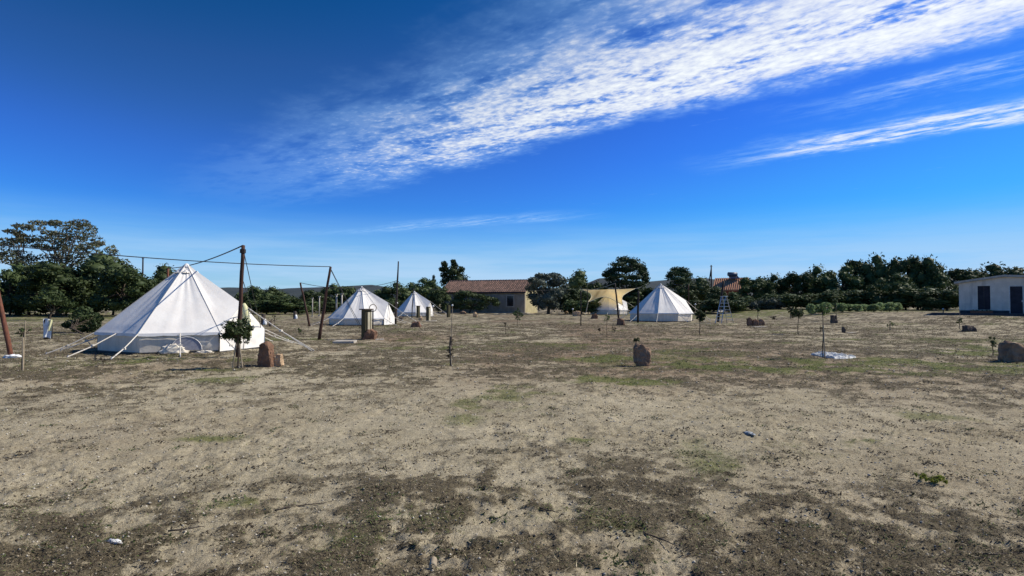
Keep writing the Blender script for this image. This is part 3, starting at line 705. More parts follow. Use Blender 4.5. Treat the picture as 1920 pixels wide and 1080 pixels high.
    V, F = grid_patch(fnd, 16, 20); mb = MB().add(V, F); dp = mb.build('door_panel', M['canvas'], t_, True)
    mb = MB(); mb.tube([fnd(.5, i / 10) + pol(.012, ad, 0) for i in range(11)], .008, 5); mb.build('zip', M['seam'], dp)
    if flap:
        mb = MB(); pts = [fnd(.0 if i else .5, .02 + .66 * i / 8) for i in range(9)]
        pts = [peak.lerp(eL, i / 8) + pol(.05, ad, -.02) for i in range(9)]
        pts = [peak.lerp(pol(R * 1.02, ad - R_(3), .45), i / 8) + pol(.07, ad, 0) for i in range(9)]
        mb.tube(pts, [.05, .10, .115, .11, .10, .09, .08, .065, .04], 8); mb.build('rolled_door_flap', M['yellowcloth'], t_, True)
    # seams
    if detail:
        for k in range(N + 1):
            mb = MB(); mb.tube([pol(apex_r + (R - apex_r) * i / 10, ea[k], H + (Wz - H) * i / 10) + pol(.006, ea[k], .008) for i in range(11)], .0065, 4)
            mb.build('seam', M['seam'], t_)
    # ropes and pegs
    for k in range(N + 1):
        a = ea[k] + rng.uniform(-.04, .04); e = pol(R + .01, ea[k], Wz - .01); d = R + ropes * rng.uniform(.9, 1.08)
        gp = pol(d, a, 0.0); gp.z = g(loc[0] + gp.x, loc[1] + gp.y) - loc[2]
        mid_ = e.lerp(gp, .55) + Vector((0, 0, -.03))
        mb = MB(); mb.tube([e, e.lerp(gp, .28) + Vector((0, 0, -.022)), mid_, gp + Vector((0, 0, .02))], rope_r, 6)
        if detail: mb.box(mid_, (.05, .10, .05), a)
        r_ = mb.build('guy_rope', M['rope'], t_)
        if detail:
            mb = MB(); mb.tube([gp + pol(.06, a, -.1), gp - pol(.02, a, 0) + Vector((0, 0, .07))], .012, 5); mb.build('peg', M['metal'], r_)
    if midropes:
        for k in range(N):
            e = (ev[k] + ev[k + 1]) / 2 - Vector((0, 0, .02)); a = (ea[k] + ea[k + 1]) / 2; gp = pol(R + ropes * .85, a + .03, 0)
            mb = MB(); mb.tube([e, e.lerp(gp, .5) - Vector((0, 0, .03)), gp + Vector((0, 0, .02))], rope_r, 6); mb.box(e.lerp(gp, .5), (.05, .10, .05), a)
            r_ = mb.build('guy_rope', M['rope'], t_); mb = MB(); mb.tube([gp + pol(.06, a, -.1), gp - pol(.02, a, 0) + Vector((0, 0, .07))], .012, 5); mb.build('peg', M['metal'], r_)
    gp = pol(R + 2.3, ad, .0); mb = MB(); mid_ = peak.lerp(gp, .55) + Vector((0, 0, -.04))
    s1 = pol(1, ad + math.pi / 2, 0) * .07
    mb.tube([peak, peak.lerp(gp, .3) + Vector((0, 0, -.03)), mid_], rope_r, 6); mb.tube([mid_, gp + s1], rope_r * .8, 6); mb.tube([mid_, gp - s1], rope_r * .8, 6)
    if detail: mb.box(mid_, (.09, .09, .06), ad)
    mb.build('guy_rope', M['rope'], t_)
    # vents
    for k in range(N):
        c = (ev[k] + ev[k + 1]) / 2; p = Vector((0, 0, H)).lerp(c, .135); am = (ea[k] + ea[k + 1]) / 2
        o_ = pol(.055, am, .05); s = pol(1, am + math.pi / 2, 0) * .14; base = p + pol(.02, am, .02)
        mb = MB(); mb.add([base + Vector((0, 0, .10)), base - s, base + s, base + o_ + s * .3 - Vector((0, 0, .04)), base + o_ - s * .3 - Vector((0, 0, .04))], [(0, 1, 4), (0, 4, 3), (0, 3, 2)])
        vt = mb.build('vent_hood', M['canvas'], t_)
        mb = MB(); mb.add([base - s * .95 - Vector((0, 0, .03)), base + s * .95 - Vector((0, 0, .03)), base + s * .3 + o_ * .9 - Vector((0, 0, .055)), base - s * .3 + o_ * .9 - Vector((0, 0, .055))], [(0, 1, 2, 3)]); mb.build('vent_opening', M['vent'], vt)
    return t_, ea, pol
CAMV = Vector((0, 0, 0))
# 1: large tent on the left
L1 = on(349, 19.7); L1.z = .01
t1, ea1, pol1 = bell_tent('largest white bell tent, nearest on the left, with arched window in its wall', L1, 2.48, 2.80, .62, R_(-13), 1, .017, .87, 1.50, al=R_(26), N=6, midropes=True, flap=True)
# arched window net and fabric bundle on the camera side wall
def on_wall(a, r, z): return Vector((r * math.cos(a), r * math.sin(a), z))
k1 = min(range(len(ea1) - 1), key=lambda k: abs(((ea1[k] + ea1[k + 1]) / 2 % (2 * math.pi)) - R_(295)))
A_ = on_wall(ea1[k1], 2.48 * .968, 0); B_ = on_wall(ea1[k1 + 1], 2.48 * .968, 0); nrm = ((A_ + B_) / 2).normalized()
ctr = A_.lerp(B_, .58); tan_ = (B_ - A_).normalized()
vs = [ctr + nrm * .075 + Vector((0, 0, .10))]
for i in range(15):
    an = math.pi * i / 14; vs.append(ctr + nrm * .075 + tan_ * (.42 * math.cos(an)) + Vector((0, 0, .10 + .40 * math.sin(an))))
mb = MB(); mb.add(vs, [(0, i, i + 1) for i in range(1, 15)]); wn = mb.build('arched_window', M['window_net'], t1)
mb = MB(); mb.tube([v + nrm * .004 for v in vs[1:]], .012, 5); mb.build('window_binding', M['trim'], wn)
def crumple(name, m, parent, size, seed, loc=(0, 0, 0), rz=0, amp=.5, sub=4, label=None):
    V, F = ico(sub); rng = np.random.default_rng(seed); d = np.array([mnoise.noise(Vector(v) * 2.2 + Vector((seed, 0, 0))) + .9 * abs(mnoise.noise(Vector(v) * 4.5 + Vector((0, seed, 0)))) - .5 * abs(mnoise.noise(Vector(v) * 10 + Vector((0, 0, seed)))) for v in V])
    V = V * (1 + amp * d[:, None]) * np.array(size); V[:, 2] = np.maximum(V[:, 2], -size[2] * .35) + size[2] * .35
    V = V @ np.array(Matrix.Rotation(rz, 3, 'Z')).T
    o = link(name, np_mesh(name, V, F, m, False), parent, loc)
    if label: o['label'] = label
    return o
cb = A_.lerp(B_, .42)
crumple('loose_cloth', M['wallcloth'], t1, (.30, .04, .17), 5, tuple(cb + nrm * .14 + Vector((0, 0, .02))), math.atan2(tan_.y, tan_.x))
cb2 = A_.lerp(B_, .82)
crumple('loose_cloth', M['wallcloth'], t1, (.22, .045, .05), 6, tuple(cb2 + nrm * .12 + Vector((0, 0, .0))), math.atan2(tan_.y, tan_.x))

L2 = on(678, 41); L2.z = 0
bell_tent('white bell tent second from the left, behind the square timber column', L2, 2.28, 2.62, .50, R_(-14), 2, .016, .88, 1.55)
L3 = on(777, 65.5); L3.z = 0
bell_tent('small white bell tent with a thin pole in front, left of the tiled house', L3, 2.15, 2.78, .50, R_(-20), 3, .018, .90, 1.7, detail=True)
L4 = on(1142, 76.5); L4.z = 0
bell_tent('white bell tent shaded by the cream sail', L4, 2.55, 2.86, .62, R_(-10), 4, .018, .88, 1.6, detail=True)
L5 = on(1239, 49.2); L5.z = 0
bell_tent('white bell tent standing rightmost of all, beside the stepladder', L5, 2.66, 3.08, .70, R_(18), 5, .017, .90, 1.75)
# opening of tent 5 lower right: light patch
# ------------------------------------------------------------------ shade sail
def sail():
    A, B = at(1090, 543, 80), at(1191, 541, 80); C, Dd = at(1103, 566, 73.5), at(1168, 572, 73.5)
    org = on(1135, 75); org.z = 0
    t_ = thing('shade_sail', 'cream yellow shade sail stretched over the tent in the centre right', 'shade sail', org)
    def fn(u_, v_):
        bu = .15 * math.sin(math.pi * v_); uu = bu + (1 - 2 * bu) * u_; su = math.sin(math.pi * u_)
        far = A.lerp(B, uu); far.z -= .10 * su
        near = C.lerp(Dd, uu); near.z += .82 * su ** 1.3; near.y += .5 * su
        p = far.lerp(near, v_); p.z += .42 * math.sin(math.pi * v_) * su ** 1.5
        p.z += (.035 * math.sin(u_ * 23 + v_ * 3) + .05 * mnoise.noise(Vector((u_ * 6, v_ * 3, 4)))) * math.sin(math.pi * v_)
        return p - org
    V, F = grid_patch(fn, 60, 24); mb = MB().add(V, F); sh = mb.build('sail_cloth', M['sail'], t_, True)
    mb = MB(); 
    edge = [fn(i / 16, 0) for i in range(17)] + [fn(1, j / 12) for j in range(1, 13)] + [fn(1 - i / 16, 1) for i in range(1, 17)] + [fn(0, 1 - j / 12) for j in range(1, 13)]
    mb.tube(edge, .035, 5); mb.build('edge_webbing', M['cream'], t_)
    for P, q_ in ((B, at(1203, 538, 80)), (A, at(1088, 541, 80)), (C, at(1098, 590, 73)), (Dd, at(1176, 592, 72))):
        mb = MB(); mb.tube([P - org, q_ - org], .02, 5); mb.build('corner_rope', M['rope'], t_)
sail()

# ------------------------------------------------------------------ poles and cables
TOPS = {}
def pole(key, base_px, base_py, top_px, top_py, label, m, r0=.07, r1=.05, foot=False, D=None, guys=(), group='wooden cable poles', rough=.25, name='cable_pole', Dt=None, knob=None):
    b0 = G(base_px, base_py) if D is None else on(base_px, D)
    tp = at(top_px, top_py, (Dt or b0.y)); t_ = thing(name, label, 'pole', b0, 0, group); d = tp - b0
    rng = random.Random(hash(key) % 1000 if False else sum(map(ord, key)))
    pts = []
    for i in range(9):
        k = i / 8; p = d * k; 
        if 0 < i < 8: p = p + Vector((rng.uniform(-1, 1), rng.uniform(-1, 1), 0)) * .012
        pts.append(p)
    pts[0] = pts[0] - Vector((0, 0, .1))
    mb = MB(); mb.tube(pts, [(r0 + (r1 - r0) * i / 8) * .84 + rng.uniform(-.003, .003) for i in range(9)], 10); mb.build('shaft', m, t_, True)
    if foot: crumple('footing_wrap', M['white'], t_, (.20, .16, .07), 3, (0.05, -.05, .0))
    for (gx, gy, k0) in guys:
        gp = G(gx, gy) - b0; mb = MB(); st = d * k0
        mb.tube([st, st.lerp(gp, .5) - Vector((0, 0, .04)), gp], .011, 5); mb.build('guy_wire', M['cable'], t_)
    if knob: 
        mb = MB(); mb.tube([d * k_ for k_ in (.93, .965)], [r1 * 1.5, r1 * 1.5], 8); mb.build('collar', M['poledark'], t_)
    TOPS[key] = tp; return t_
pole('p1', 22, 671, -27, 450, 'red brown pole leaning out of the left edge of the photo', M['polered'], .078, .055, foot=True)
pole('p2', 446, 670, 456, 460, 'tall dark pole standing in front of the largest tent beside the young pine', M['pole'], .074, .056, guys=((497, 648, .97), (492, 640, .72)), knob=True)
pole('p0', 318, 628, 315, 503, 'pole mostly hidden behind the largest tent, only its top showing', M['polered'], .07, .06, guys=())
pole('p3', 598, 637, 620, 500, 'reddish pole leaning right between the first and second tents', M['pole'], .080, .055, guys=((690, 636, .98), (677, 618, .97)))
pole('p4', 581, 612, 563, 530, 'dark pole leaning left, just left of the second tent', M['pole'], .080, .065)
pole('p5', 741, 608, 747, 490, 'tallest dark pole, with a thin extension, right of the second tent', M['poledark'], .12, .05)
pole('p6', 772, 598, 775, 541, 'thin dark pole in front of the small third tent', M['poledark'], .055, .05)
pole('p7', 1160, 597, 1153, 531, 'dark leaning pole in front of the cream shade sail', M['poledark'], .11, .09)
pole('p8', 1196, 605, 1197, 545, 'dark pole standing against the left side of the rightmost tent', M['poledark'], .10, .08)
pole('p9', 1103, 590, 1101, 541, 'pole holding the left rear corner of the shade sail', M['poledark'], .07, .06)
pole('p10', 1089, 611, 1089, 546, 'thin brown pole left of the shade sail', M['poledark'], .045, .035)
pole('p11', 1346, 604, 1357, 527, 'dark pole with the stepladder set against it', M['poledark'], .11, .09)
pole('p13', 1291, 596, 1291, 534, 'reddish pole showing behind the right slope of the rightmost tent', M['pole'], .07, .06)
def cable(a, b_, label, sag=.1, r=.014, name='cable'):
    a = Vector(a); b_ = Vector(b_); org = a.copy(); pts = []
    for i in range(25):
        k = i / 24; p = a.lerp(b_, k); p.z -= 4 * sag * k * (1 - k); pts.append(p - org)
    mb = MB(); mb.tube(pts, r, 6); o = mb.build(name, M['cable'], None, True); o.location = org; tag(o, label, 'cable', 'black cables strung between the poles'); return o
cable(TOPS['p1'] - Vector((0, 0, .1)), TOPS['p3'], 'long black cable from the left edge to the reddish leaning pole', .12, .017)
cable(TOPS['p2'], TOPS['p0'], 'short black cable rising from behind the largest tent to the tall dark pole', .15, .018)
cable(TOPS['p4'], at(745, 526, TOPS['p5'].y), 'black cable crossing above the second tent', .45, .018)
cable(TOPS['p6'], TOPS['p9'], 'thin cable running in front of the tiled house', .25, .012)
cable(TOPS['p13'], at(1262, 533, 64), 'thin cable to the pole behind the rightmost tent', .05, .014)
cable(TOPS['p10'], TOPS['p7'], 'thin cable above the cream shade sail', .1, .013)

def utility_pole(px, top, D, label, stay=True):
    p = on(px, D); h = (HZ - top) * mpp(D) + CAM_H - p.z; t_ = thing('utility_pole', label, 'utility pole', p)
    mb = MB(); mb.tube([(0, 0, -.1), (0, 0, h * .5), (0, 0, h)], [.17, .15, .12], 8); mb.build('shaft', M['poledark'], t_, True)
    if stay:
        mb = MB(); mb.tube([(-1.3, -.2, 0), (0, 0, h * .93)], [.13, .1], 8); mb.build('prop', M['poledark'], t_)
    mb = MB(); mb.box((0, 0, h - .25), (.5, .08, .08)); mb.build('crossarm', M['metal'], t_)
utility_pole(1334, 497, 112, 'far utility pole with a slanting prop above the trees left of the orange roof')
utility_pole(267, 482, 108, 'grey utility pole top above the trees left of the largest tent', False)

# ------------------------------------------------------------------ rocks
def rock(px, py, wpx, hpx, m, label, seed, name='rock', dep=.8, lean=0.0, cuts=16, D=None, block=False, rz=0):
    p = G(px, py); p.y += wpx * mpp(p.y) * .25; p.z = g(p.x, p.y); s = mpp(p.y); w, h = wpx * s, hpx * s
    V, F = ico(4); V = V.copy(); rng = np.random.default_rng(seed)
    if block: V = np.sign(V) * np.abs(V) ** .35
    for _ in range(cuts):
        n = rng.normal(size=3); n /= np.linalg.norm(n); dd = (rng.uniform(.78, 1.08) if block else rng.uniform(.52, .80)); k = V @ n - dd
        V -= np.outer(np.maximum(k, 0), n)
    nz = np.array([mnoise.fractal(Vector(v) * 2.5 + Vector((seed * 3.3, 0, 0)), .8, 2.1, 5) for v in V])
    V *= (1 + .17 * nz[:, None])
    V[:, 0] -= V[:, 0].min(); V[:, 0] /= V[:, 0].max(); V[:, 0] -= .5
    V[:, 1] /= (V[:, 1].max() - V[:, 1].min()); V[:, 2] -= V[:, 2].min(); V[:, 2] /= V[:, 2].max()
    V[:, 2] = V[:, 2] * 1.12 - .12
    V[:, 0] += lean * V[:, 2]; V = V * np.array([w, w * dep, h])
    me = np_mesh(name, V, F, m, False); o = link(name, me); o.location = p; o.rotation_euler.z = rz; tag(o, label, 'rock'); return o
def hull_rock(outline, m, label, seed, dep=.75, rough=.045):
    pys = [p[1] for p in outline]; pxs = [p[0] for p in outline]; p = G(sum(pxs) / len(pxs), max(pys)); sc = mpp(p.y); W_ = (max(pxs) - min(pxs)) * sc
    p.y += W_ * dep * .35; p.z = g(p.x, p.y); rng = np.random.default_rng(seed); pts = []; cx = sum(pxs) / len(pxs); H_ = (max(pys) - min(pys)) * sc
    for (a, b_) in outline:
        x = (a - cx) * sc; z = (max(pys) - b_) * sc
        if z < .04 * H_: z = -.06
        for yk, k in ((-.5, .80), (-.22, .97), (.12, 1.0), (.5, .76)):
            j = rng.uniform(-.05, .05, 3) * W_; pts.append((x * k + j[0], yk * dep * W_ * (1 - .35 * max(z, 0) / H_) + j[1], (z * (.86 + .14 * k) if z > 0 else z) + (j[2] * .5 if z > 0 else 0)))
    bm = bmesh.new(); vs = [bm.verts.new(q) for q in pts]; rr_ = bmesh.ops.convex_hull(bm, input=vs)
    bmesh.ops.delete(bm, geom=[v for v in bm.verts if not v.link_faces], context='VERTS')
    bmesh.ops.triangulate(bm, faces=bm.faces)
    for _ in range(4):
        lim = W_ * .07; es = [e for e in bm.edges if e.calc_length() > lim]
        if not es: break
        bmesh.ops.subdivide_edges(bm, edges=es, cuts=1, use_grid_fill=True); bmesh.ops.triangulate(bm, faces=bm.faces)
    bm.normal_update(); q_ = 1 / max(W_, .2); mv = {}
    for v in bm.verts:
        c = v.co * q_; n_ = mnoise.fractal(c * 2.2 + Vector((seed * 2.1, 0, 0)), .7, 2.1, 4) * 1.3 - .8 * abs(mnoise.noise(c * 3.1 + Vector((0, seed, 0))))
        mv[v] = v.normal * n_ * W_ * rough * 1.4
    for v, d in mv.items(): v.co += d
    bmesh.ops.recalc_face_normals(bm, faces=bm.faces)
    me = bpy.data.meshes.new('rock'); bm.to_mesh(me); bm.free(); me.materials.append(m); o = link('rock', me); o.location = p; return tag(o, label, 'rock')
def tri_rock(px, py, wpx, hpx, m, label, seed):     # upright slab that narrows to the top
    o = rock(px, py, wpx, hpx, m, label, seed, cuts=5, dep=.6, block=True); co = np.zeros(len(o.data.vertices) * 3, np.float32); o.data.vertices.foreach_get('co', co); V = co.reshape(-1, 3)
    zmax = V[:, 2].max(); k = np.clip(V[:, 2] / zmax, 0, 1); V[:, 0] *= 1 - .50 * k ** 1.2; V[:, 1] *= 1 - .4 * k; V[:, 0] -= .02 * k; o.data.vertices.foreach_set('co', V.ravel()); o.data.update(); return o
hull_rock([(478,688),(481,667),(484,648),(490,643),(497,642),(505,648),(508,667),(513,689)], M['rockred'], 'tall tapering red brown rock right of the young pine by the largest tent', 1)
hull_rock([(511,688),(512,669),(518,664),(526,664),(528,673),(530,685),(524,688)], M['rocktan'], 'pale tan block leaning on the right of the tall red brown rock', 2)
hull_rock([(679,637),(682,627),(688,619),(694,617),(704,623),(705,632),(702,637)], M['rockred'], 'dark red rock at the foot of the square timber column', 3)
hull_rock([(768,614),(771,606),(777,604),(788,603),(789,613)], M['rockred'], 'low red brown rock in front of the small third tent', 4)
rock(788, 601, 8, 8, M['rocktan'], 'small pale stone between the column posts near the third tent', 44)
hull_rock([(1157,610),(1157,598),(1162,596),(1170,600),(1172,609)], M['rockred'], 'squarish brown rock at the foot of the pole before the shade sail', 5)
hull_rock([(1108,598),(1110,591),(1116,588),(1122,592),(1122,598)], M['rockred'], 'low red rock left of the shaded tent', 6)
hull_rock([(1075,593),(1075,585),(1080,583),(1089,584),(1090,592)], M['rocktan'], 'flat topped tan rock left of the shade sail', 7)
rock(1061, 588, 8, 6, M['rocktan'], 'small pale rock, far, below the olive tree', 8)
hull_rock([(1402,610),(1401,598),(1407,595),(1412,600),(1412,611)], M['rockred'], 'left one of the three red rocks right of the stepladder', 9)
hull_rock([(1412,611),(1411,601),(1418,598),(1423,601),(1424,611)], M['rockred'], 'middle one of the three red rocks right of the stepladder', 10)
hull_rock([(1423,610),(1423,600),(1428,597),(1434,602),(1435,609)], M['rockgrey'], 'right one of the three red rocks right of the stepladder', 11)
hull_rock([(1559,606),(1559,591),(1570,591),(1572,605)], M['rockdark'], 'square dark rock in front of the garden shrub row', 12)
hull_rock([(1190,679),(1189,653),(1195,645),(1205,645),(1220,654),(1224,664),(1220,674),(1219,685),(1200,687)], M['rockgrey'], 'grey brown upright rock alone in the middle of the field', 13)
hull_rock([(1811,622),(1810,612),(1815,610),(1828,611),(1833,621)], M['rockdark'], 'dark flat topped rock in front of the hut', 24)
hull_rock([(1888,680),(1887,658),(1893,646),(1902,640),(1910,643),(1920,650),(1932,653),(1936,680)], M['rockgrey'], 'large brown rock cut by the right edge of the photo', 15)
rock(891, 595, 9, 10, M['rocktan'], 'small upright rock in front of the tiled house', 16)
rock(868, 589, 13, 6, M['rockgrey'], 'flat rock in front of the shrubby tree by the tiled house', 17)
rock(1583, 624, 8, 12, M['rockdark'], 'small dark stone with pale top right of the square dark rock', 18)
rock(751, 601, 10, 8, M['rockdark'], 'dark stone at the door of the second tent', 19)
rock(506, 613, 7, 12, M['rockdark'], 'narrow dark stone right of the largest tent door', 20)
def slab(px, py, wpx, dpx, th, m, label, rz=0):
    p = G(px, py); s = mpp(p.y); mb = MB(); mb.box((0, 0, th / 2 - .01), (wpx * s, dpx, th), rz)
    o = mb.build('stone_slab', m); o.location = p; tag(o, label, 'slab'); 
    bv = o.modifiers.new('bevel', 'BEVEL'); bv.width = .012; bv.segments = 2; return o
slab(647, 643, 38, .75, .10, M['concrete'], 'pale flat slab lying on the ground below the second tent', .1)
slab(712, 637, 16, .5, .04, M['concrete'], 'thin pale slab right of the square timber column', .2)
slab(1425, 613, 24, .5, .04, M['concrete'], 'thin pale slab in front of the three red rocks')
slab(808, 602, 20, .9, .05, M['concrete'], 'pale slab under the paired posts near the third tent')
slab(1596, 624, 14, .4, .03, M['concrete'], 'thin pale slab beside the small dark stone')

# ------------------------------------------------------------------ columns, ring lamp, pillars, ladder
def timber_column(px, py, wpx, hpx, label, side=True, cap=True):
    p = G(px, py); s = mpp(p.y); w, h = wpx * s, hpx * s; t_ = thing('timber_column', label, 'column', p, R_(-44), 'service columns beside the tents')
    mb = MB(); mb.box((0, 0, h / 2 - .03), (w, w * .95, h + .06)); mb.build('shaft', M['olive_wood'], t_)
    if side:
        mb = MB(); mb.box((w * .5 + .018, 0, h * .47), (.03, w * .34, h * .90)); mb.build('side_panel', M['cream'], t_)  # paler cream panels on the column's right face
        mb = MB(); mb.box((w * .5 + .018, w * .36, h * .47), (.03, w * .16, h * .90)); mb.build('side_panel', M['cream'], t_)
    if cap:
        mb = MB(); mb.box((-.01, 0, h + .02), (w * 1.45, w * 1.3, .05)); mb.build('cap', M['rockdark'], t_)
    return t_
timber_column(687, 636, 14, 55, 'square olive timber column with flat cap in front of the second tent')
timber_column(803, 602, 6, 27, 'square grey column right of the third tent door', cap=False)
timber_column(784, 596, 5, 22, 'short grey column in front of the third tent', side=False)
timber_column(841, 595, 5, 23, 'weathered post at the left foot of the tiled house', side=False, cap=False)
def ring_lamp(px, py, hpx, r_px, label):
    p = G(px, py); s = mpp(p.y); h = hpx * s; r = r_px * s; t_ = thing('ring_lamp_post', label, 'lamp post', p)
    mb = MB(); mb.tube([(0, 0, -.05), (0, 0, h)], .035, 8); mb.build('post', M['poledark'], t_)
    mb = MB(); mb.tube([(r * math.cos(a), 0, h + r + r * math.sin(a)) for a in [2 * math.pi * i / 20 for i in range(21)]], .022, 6, False); mb.build('ring', M['stake'], t_)
    mb = MB(); mb.tube([(0, 0, h), (0, 0, h + .06)], .05, 8); mb.build('collar', M['poledark'], t_)
ring_lamp(699, 622, 38, 6.5, 'thin dark post with a ring on top behind the square timber column')
def small_lamp(px, py, hpx, label, m='white'):
    p = G(px, py); s = mpp(p.y); h = hpx * s; t_ = thing('globe_lamp', label, 'lamp', p, 0, 'small garden globe lamps')
    mb = MB(); mb.tube([(0, 0, -.05), (0, 0, h)], .03, 8); mb.build('post', M['stake'], t_)
    V, F = ico(2); link('globe', np_mesh('globe', V * np.array([.10, .10, .10]), F, M[m], True), t_, (0, 0, h + .08))
small_lamp(848, 596, 22, 'white globe lamp left of the tiled house, by the weathered post')
small_lamp(1304, 593, 21, 'white globe lamp behind the right ropes of the rightmost tent')
small_lamp(1074, 593, 12, 'white topped garden post between two small rocks below the olive tree')
small_lamp(812, 600, 24, 'white globe lamp close by the square grey column')
small_lamp(744, 600, 30, 'white globe lamp by the base of the tallest dark pole')
def pillar(px, top, bot, D, label, wpx=3.2):
    p = on(px, D); s = mpp(D); h = (HZ - top) * s + CAM_H; w = wpx * s; t_ = thing('garden_pillar', label, 'pillar', p, 0, 'pale garden pillars behind the second tent')
    mb = MB(); mb.tube([(0, 0, -.05), (0, 0, h)], [w / 2, w / 2 * .9], 10); mb.build('shaft', M['concrete'], t_, True)
    mb = MB(); mb.box((0, 0, h + .05), (w * 1.4, w * 1.4, .1)); mb.box((0, 0, .06), (w * 1.4, w * 1.4, .12)); mb.build('capital_and_base', M['concrete'], t_)
pillar(631, 553, 575, 62, 'taller pale pillar left of the second tent, left of the pair')
pillar(641, 552, 575, 62, 'taller pale pillar left of the second tent, right of the pair')
pillar(586, 560, 575, 64, 'thin pale pillar behind the leaning dark pole', 2)
pillar(599, 557, 570, 66, 'pale pillar behind the reddish leaning pole', 2.4)
def ladder():
    b0 = G(1358, 606); s = mpp(b0.y); t_ = thing('stepladder', 'tall aluminium stepladder standing open beside the dark pole', 'ladder', b0, R_(28))
    H = 50 * s; hw = .24; sp_ = .62
    for side, x0 in ((-1, -sp_), (1, sp_)):
        for y0 in (-1, 1):
            mb = MB(); a = Vector((x0, y0 * hw * 1.25, 0)); e = Vector((side * .06, y0 * hw * .8, H)); d = (e - a)
            mb.tube([a, e], .033, 4); mb.build('stile', M['metal'], t_)
            mb = MB(); mb.box(a, (.08, .07, .05)); mb.build('foot', M['cable'], t_)
        for i in range(1, 8):
            k = i / 8; x = x0 + (side * .06 - x0) * k; w = hw * (1.25 - .45 * k)
            mb = MB(); mb.box((x, 0, H * k), (.07, w * 2, .035)); mb.build('rung', M['metal'], t_)
    mb = MB(); mb.box((0, 0, H + .01), (.24, hw * 1.9, .04)); mb.build('top_step', M['metal'], t_)
    mb = MB(); mb.tube([(-sp_ * .55, hw, H * .45), (sp_ * .55, hw, H * .45)], .008, 4); mb.build('spreader', M['metal'], t_)
ladder()
# folding chair-like stand by the shaded tent (white frame)
def frame_stand():
    b0 = G(1164, 592); s = mpp(b0.y); t_ = thing('metal_rack', 'white metal rack standing before the shaded tent right of the leaning pole', 'rack', b0, .2)
    for x in (-.28, .28):
        mb = MB(); mb.tube([(x, 0, 0), (x, 0, 22 * s)], .022, 5); mb.build('upright', M['white'], t_)
    for z in (.35, .8, 1.2, 1.5):
        mb = MB(); mb.box((0, 0, z), (.6, .3, .025)); mb.build('shelf', M['white'], t_)
frame_stand()

# ------------------------------------------------------------------ young planted trees with stakes
def sapling(px, py, top, cw, ch, label, m='lf_sap', stakes=1, crown_top=None, n=14, leaf=.035, leafn=60, cane=None, seed=0, name='sapling', stem=.014, core=0, stake_h=.75, cat='sapling', guard=None):
    b0 = G(px, py); s = mpp(b0.y); H = (py - top) * s; rng = np.random.default_rng(seed + 100); t_ = thing(name, label, cat, b0, 0, 'young planted trees on the field')
    cz = H - ch * s / 2; cl = []
    for i in range(n):
        p = rng.normal(size=3); p /= np.linalg.norm(p); k = rng.uniform(.2, 1) ** .6
        r = min(cw, ch) * s * rng.uniform(.08, .19)
        cl.append(((p[0] * k * cw * s / 2 * .95, p[1] * k * cw * s / 2 * .95, cz + p[2] * k * ch * s / 2 * .95), (r, r, r)))
    link('foliage', crown_mesh('foliage', cl, max(8, int(leafn * .62)), leaf * 1.1, M[m], seed, core, 3.5), t_)
    mb = MB(); limb(mb, (0, 0, -.05), (0, 0, cz), stem, stem * .6, rng, 6, .02)
    for c, r in cl: limb(mb, (0, 0, cz - ch * s * .25), c, stem * .5, stem * .2, rng, 3, .05)
    mb.build('stem', M['bark'], t_)
    for i in range(stakes):
        dx = (-.09, .10, 0)[i] if stakes > 1 else .03
        mb = MB(); mb.tube([(dx * 1.3, -.03, -.05), (dx * .4, -.02, H * stake_h)], .016, 6); mb.build('stake', M['stake'], t_)
    if guard:
        z0, z1 = guard; mb = MB(); mb.tube([(0, 0, H * z0), (.01, 0, H * (z0 + z1) / 2), (0.02, 0, H * z1)], [.025, .038, .028], 8); mb.build('trunk_wrap', M['bark'], t_)
    if cane:
        mb = MB(); mb.tube([(.02, 0, -.05), (.045, 0, (py - cane) * s)], .011, 5); mb.build('cane', M['stake'], t_)
    return t_
sapling(446, 691, 598, 58, 46, 'young bushy pine in front of the tall dark pole, tied between two stakes', 'lf_mid', 2, n=60, leaf=.042, leafn=62, seed=1, stem=.022, stake_h=.5)
sapling(844, 686, 634, 15, 40, 'thin cane supported sapling with dark leaf tuft, alone left of centre', 'lf_dry', 1, n=12, leaf=.035, leafn=18, seed=2, cane=590, guard=(.5, 1.05))
sapling(1193, 684, 629, 11, 16, 'little sprout rising just behind the grey brown upright rock', 'lf_dark', 0, n=6, leaf=.03, leafn=26, seed=3, stem=.018)
sapling(1312, 628, 581, 20, 20, 'slender sapling with dense green head in front of the rightmost tent', 'lf_mid', 0, n=18, leaf=.06, leafn=60, seed=4, stem=.02)
sapling(1497, 627, 578, 24, 20, 'slender sapling with spreading head midway between ladder and garden row', 'lf_mid', 0, n=18, leaf=.06, leafn=50, seed=5, stem=.02)
sapling(1543, 672, 571, 16, 22, 'tall thin sapling standing beside the white sheet', 'lf_sap', 1, n=10, leaf=.04, leafn=28, seed=6, stem=.013, stake_h=.62)
sapling(1543, 671, 612, 9, 12, 'leafy side shoot low on the stake beside the white sheet', 'lf_dry', 0, n=5, leaf=.03, leafn=22, seed=61, stem=.008)
sapling(1421, 600, 578, 12, 7, 'small bent tree growing behind the three red rocks', 'lf_mid', 0, n=8, leaf=.09, leafn=40, seed=7, stem=.035)
sapling(1138, 632, 589, 18, 16, 'thin pale leaved sapling in front of the shade sail', 'lf_sap', 0, n=9, leaf=.05, leafn=16, seed=8, stem=.013)
sapling(970, 612, 577, 21, 23, 'round headed sapling in front of the tiled house', 'lf_dark', 0, n=16, leaf=.08, leafn=26, seed=9, stem=.018)
sapling(948, 628, 604, 10, 9, 'tiny twiggy sapling left of the round headed one', 'lf_dry', 0, n=5, leaf=.05, leafn=14, seed=10, stem=.014)
